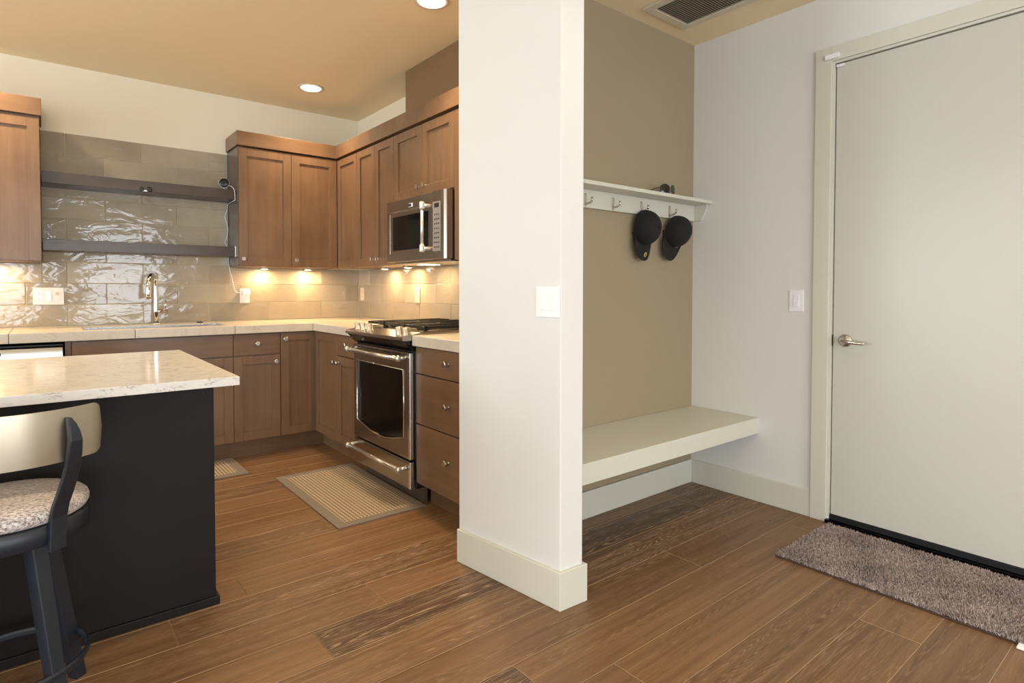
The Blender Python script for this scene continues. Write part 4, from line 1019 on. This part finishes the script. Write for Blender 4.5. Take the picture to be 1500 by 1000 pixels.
# ------------------------------------------------------------------ caps
M_CAP = plain('black cotton twill', srgb(24, 22, 23), .85, bump=.3, bscale=500, var=.3)
M_CAPB = plain('black cap bill', srgb(20, 19, 20), .8, bump=.2, bscale=500)
M_EMBL = plain('gold emblem', srgb(214, 190, 96), .35, .3)
def cap(label, P, yaw_, tilt, emblem, roll=0, k_=1):
    # built upright in local axes: crown opens to -Y' (towards the wall), bill points down (-Z')
    t = thing('baseball_cap', label, 'cap', P, 'black caps on the coat hooks')
    R = Matrix.Rotation(yaw_, 4, 'Z') @ Matrix.Rotation(tilt, 4, 'X') @ Matrix.Rotation(roll, 4, 'Y')
    org = Vector(P)
    def T(p): return org+R @ Vector(p)
    # crown: half ellipsoid whose rim lies in a plane near the wall, dome towards the room (-Y)
    mb = MB(); rows = []; nr, nc = 14, 36; a, h, dpt = .084*k_, .102*k_, .108*k_
    for i in range(nr+1):
        ph = PI/2*i/nr; rr = math.cos(ph)**.82 if i < nr else 0
        row = []
        for k in range(nc):
            th = 2*PI*k/nc; seam = 1-.012*abs(math.cos(3*th))**12
            row.append(T((a*rr*math.cos(th)*seam, -dpt*math.sin(ph)**.95, h*rr*math.sin(th)*seam)))
        rows.append(row)
    mb.surf(rows, closed=True)
    inner = []
    for i in range(nr+1):
        ph = PI/2*i/nr; rr = math.cos(ph)**.82 if i < nr else 0
        inner.append([T(((a-.003)*rr*math.cos(2*PI*k/nc), -(dpt-.003)*math.sin(ph)**.95, (h-.003)*rr*math.sin(2*PI*k/nc))) for k in range(nc)])
    mb.surf(inner[::-1], closed=True); mb.surf([inner[0], rows[0]], closed=True)
    cr_ = build('crown', mb, M_CAP, parent=t, bevel=0)
    build('top_button', MB().lathe(T((0, -dpt-.0005, 0)), R @ Vector((0, -1, 0)), [(.007, 0), (.006, .003), (.002, .004)], 12), M_CAP, parent=t, bevel=0)
    # bill: curved tongue from the lower rim, hanging down
    mb = MB(); ni, nj = 10, 18; top = []
    for i in range(ni+1):
        v = i/ni; row = []
        for j_ in range(nj+1):
            u = -1+2*j_/nj
            half = .092*(1-.10*v*v)
            x = half*u
            L_ = .088
            z = -h*math.sqrt(max(1-(x/.100)**2, 0))*.96 - L_*v*max(1-abs(u)**2.8, .0)**.5 - .001*v
            y = -.020-.012*v+.020*u*u
            row.append((x, y, z))
        top.append(row)
    t1 = [[T(p) for p in r] for r in top]; t2 = [[T((p[0], p[1]+.004, p[2])) for p in r] for r in top]
    mb.surf(t1); mb.surf([r[::-1] for r in t2])
    for A_, B_ in ((t1[-1], t2[-1]), (t1[0], t2[0]), ([r[0] for r in t1], [r[0] for r in t2]), ([r[-1] for r in t1], [r[-1] for r in t2])): mb.surf([A_, B_])
    bl = build('bill', mb, M_CAPB, parent=t, bevel=0)
    if emblem:
        q = top[6][nj//2+1]; o_ = Vector(q); rowsE = []
        nE = Vector((0, -1, -.25)).normalized(); tz = Vector((0, -.25, 1)).normalized()
        c0 = o_+nE*.0025
        ring = [T(c0+Vector((1,0,0))*.0105*math.cos(2*PI*k/24)+tz*.015*math.sin(2*PI*k/24)) for k in range(24)]
        ring2 = [p+(R @ nE)*.002 for p in ring]
        mb = MB().surf([ring, ring2], closed=True); mb.add(ring2, [tuple(range(24))])
        em = build('emblem', mb, M_EMBL, parent=bl, bevel=0); em['label'] = 'oval gold emblem with a small black mark'
        c1 = c0+nE*.003; mb = MB()
        for (px, pz, rx_, rz_) in ((0, .002, .0035, .006), (-.003, -.004, .003, .003), (.003, -.003, .004, .002)):
            rg2 = [T(c1+Vector((1,0,0))*(px+rx_*math.cos(2*PI*k/12))+tz*(pz+rz_*math.sin(2*PI*k/12))) for k in range(12)]
            mb.add(rg2, [tuple(range(12))])
        build('mark', mb, M_BLACK, parent=em, bevel=0)
    return t
cap('black cap with a gold oval emblem on its bill, hung on the left', (2.662, 2.118, 1.568), .06, .06, True, roll=.10)
cap('plain black cap hung nearest the corner of the alcove', (2.948, 2.108, 1.564), -.10, .10, False, roll=.42, k_=.97)

# ------------------------------------------------------------------ sunglasses on the coat shelf
sg = thing('sunglasses', 'dark sunglasses lying on the coat shelf above the caps', 'sunglasses', (2.80, 2.08, 1.761))
M_LENS = plain('dark mirrored lens', srgb(40, 38, 36), .08, .4)
gx = Vector((.97, -.10, 0)).normalized(); gy = Vector((.10, .97, 0)).normalized(); go = Vector((2.806, 2.034, 1.793))
def G(a, d, z):
    # the front curves back from the bridge towards each side
    return go+gx*a+gy*(d+abs(a)*.42)+Vector((0,0,z))
for s_ in (-1, 1):
    cx_ = s_*.033; rimp = []
    for k in range(28):
        t_ = 2*PI*k/28; rimp.append(G(cx_+.028*math.cos(t_)*(1+.08*math.sin(t_)), 0, .027*math.sin(t_)))
    mb = MB(); ctr = G(cx_, -.003, 0); mb.add([ctr]+rimp, [(0, k+1, (k+1)%28+1) for k in range(28)], 0, True)
    rim2 = [p+gy*.0015 for p in rimp]; mb.add([G(cx_, -.0015, 0)]+rim2, [(0, (k+1)%28+1, k+1) for k in range(28)], 0, True); mb.surf([rimp, rim2], closed=True)
    build('lens', mb, M_LENS, parent=sg, bevel=0)
mb = MB()
for s_ in (-1, 1):
    mb.tube([G(s_*.033+.0285*math.cos(2*PI*k/28), .001, .0275*math.sin(2*PI*k/28)) for k in range(28)], .0014, 6, closed=True)
mb.tube([G(-.008, 0, .006), G(0, -.002, .009), G(.008, 0, .006)], .0013, 6)
build('frame', mb, M_BLACK, parent=sg, bevel=0)
for s_ in (-1, 1):
    dx_ = -.05 if s_ < 0 else -.02
    P_ = [G(s_*.060, .002, .008), G(s_*.061+dx_*.1, .012, .008), G(s_*.061+dx_*.9, .030, -.008), G(s_*.061+dx_*1.9, .034, -.026)]
    if s_ < 0: P_ = [G(-.061, .002, .008), G(-.066, .004, .008), G(-.100, .0, -.006), G(-.150, -.005, -.026)]
    build('temple', MB().tube(P_, .0022, 6), M_BLACK, parent=sg, bevel=0)

# ------------------------------------------------------------------ ceiling vent
vt = thing('ceiling_vent', 'white framed return air grille in the ceiling of the entry', 'vent', (2.74, 1.7, CEIL))
vx0, vx1, vy0, vy1 = 2.549, 2.935, 1.28, 2.042; fw = .05
mb = MB(); mb.box(vx0, vx1, vy0, vy0+fw, CEIL-.012, CEIL); mb.box(vx0, vx1, vy1-fw, vy1, CEIL-.012, CEIL); mb.box(vx0, vx0+fw, vy0+fw, vy1-fw, CEIL-.012, CEIL); mb.box(vx1-fw, vx1, vy0+fw, vy1-fw, CEIL-.012, CEIL)
M_VENT = plain('vent paint', srgb(214, 204, 184), .5)
build('frame', mb, M_VENT, parent=vt, bevel=.003)
mb = MB().box(vx0+.04, vx1-.04, vy0+.04, vy1-.04, CEIL-.0015, CEIL-.0005); build('backing', mb, plain('dark duct', srgb(112, 100, 84), .8), parent=vt, bevel=0)
mb = MB(); nsl = 46
for k in range(nsl):
    y = vy0+fw+(vy1-vy0-2*fw)*(k+.5)/nsl
    vs = [(x, y+dy_, CEIL+dz_) for x in (vx0+fw, vx1-fw) for (dy_, dz_) in ((-.005, -.010), (-.003, -.0105), (.004, -.0035), (.002, -.0030))]
    mb.add(vs, [(0,1,2,3), (7,6,5,4), (0,4,5,1), (1,5,6,2), (2,6,7,3), (3,7,4,0)])
build('louvre', mb, plain('vent slat grey', srgb(190, 180, 162), .5), parent=vt, bevel=0)['kind'] = 'stuff'

# ------------------------------------------------------------------ recessed ceiling lights
M_BULB = emit('lamp lens', (1, .90, .74, 1), 9)
def downlight(x, y, power, color, label):
    t = thing('recessed_light', label, 'ceiling light', (x, y, CEIL), 'recessed ceiling lights')
    build('trim_ring', MB().lathe((x, y, CEIL+.0005), (0,0,-1), [(.064, 0), (.064, .004), (.090, .0055), (.094, .003), (.094, 0)], 48), M_VENT, parent=t, bevel=0)
    build('lens', MB().lathe((x, y, CEIL-.003), (0,0,-1), [(.070, 0), (.068, .005), (.05, .007)], 40), M_BULB, parent=t, bevel=0)
    area('lamp', (x, y, CEIL-.013), (0,0,0), .13, .13, power, color, spread=math.radians(125), shape='DISK', parent=t)
downlight(1.602, 4.412, KLAMP_W*.65, WARM2, 'round recessed light near the kitchen corner')
downlight(1.622, 2.690, KLAMP_W, WARM2, 'round recessed light at the top edge beside the white wall')
downlight(-.35, 4.412, KLAMP_W, WARM2, 'invented recessed light over the dishwasher side, out of view')  # unseen lamp invented to light the sink side
downlight(-.35, 2.69, KLAMP_W*.3, WARM2, 'invented recessed light over the island, out of view')  # invented lamp outside the view, kept weak over the counter
downlight(1.622, .97, LAMP_W*.5, NEUT, 'invented recessed light in front of the white wall end, out of view')  # invented lamp, spaced to continue the kitchen row
downlight(.2, .2, LAMP_W, NEUT, 'invented recessed light over the camera position, out of view')  # unseen lamp invented for general light around the camera
downlight(2.5, -.75, 15, NEUT, 'added fill light further down the entry, past the door, out of view')  # added lamp to brighten the entry wall, door and bench
downlight(-2.4, 2.69, KLAMP_W, WARM2, 'invented recessed light over the far end of the island, out of view')  # unseen lamp invented to help light the room
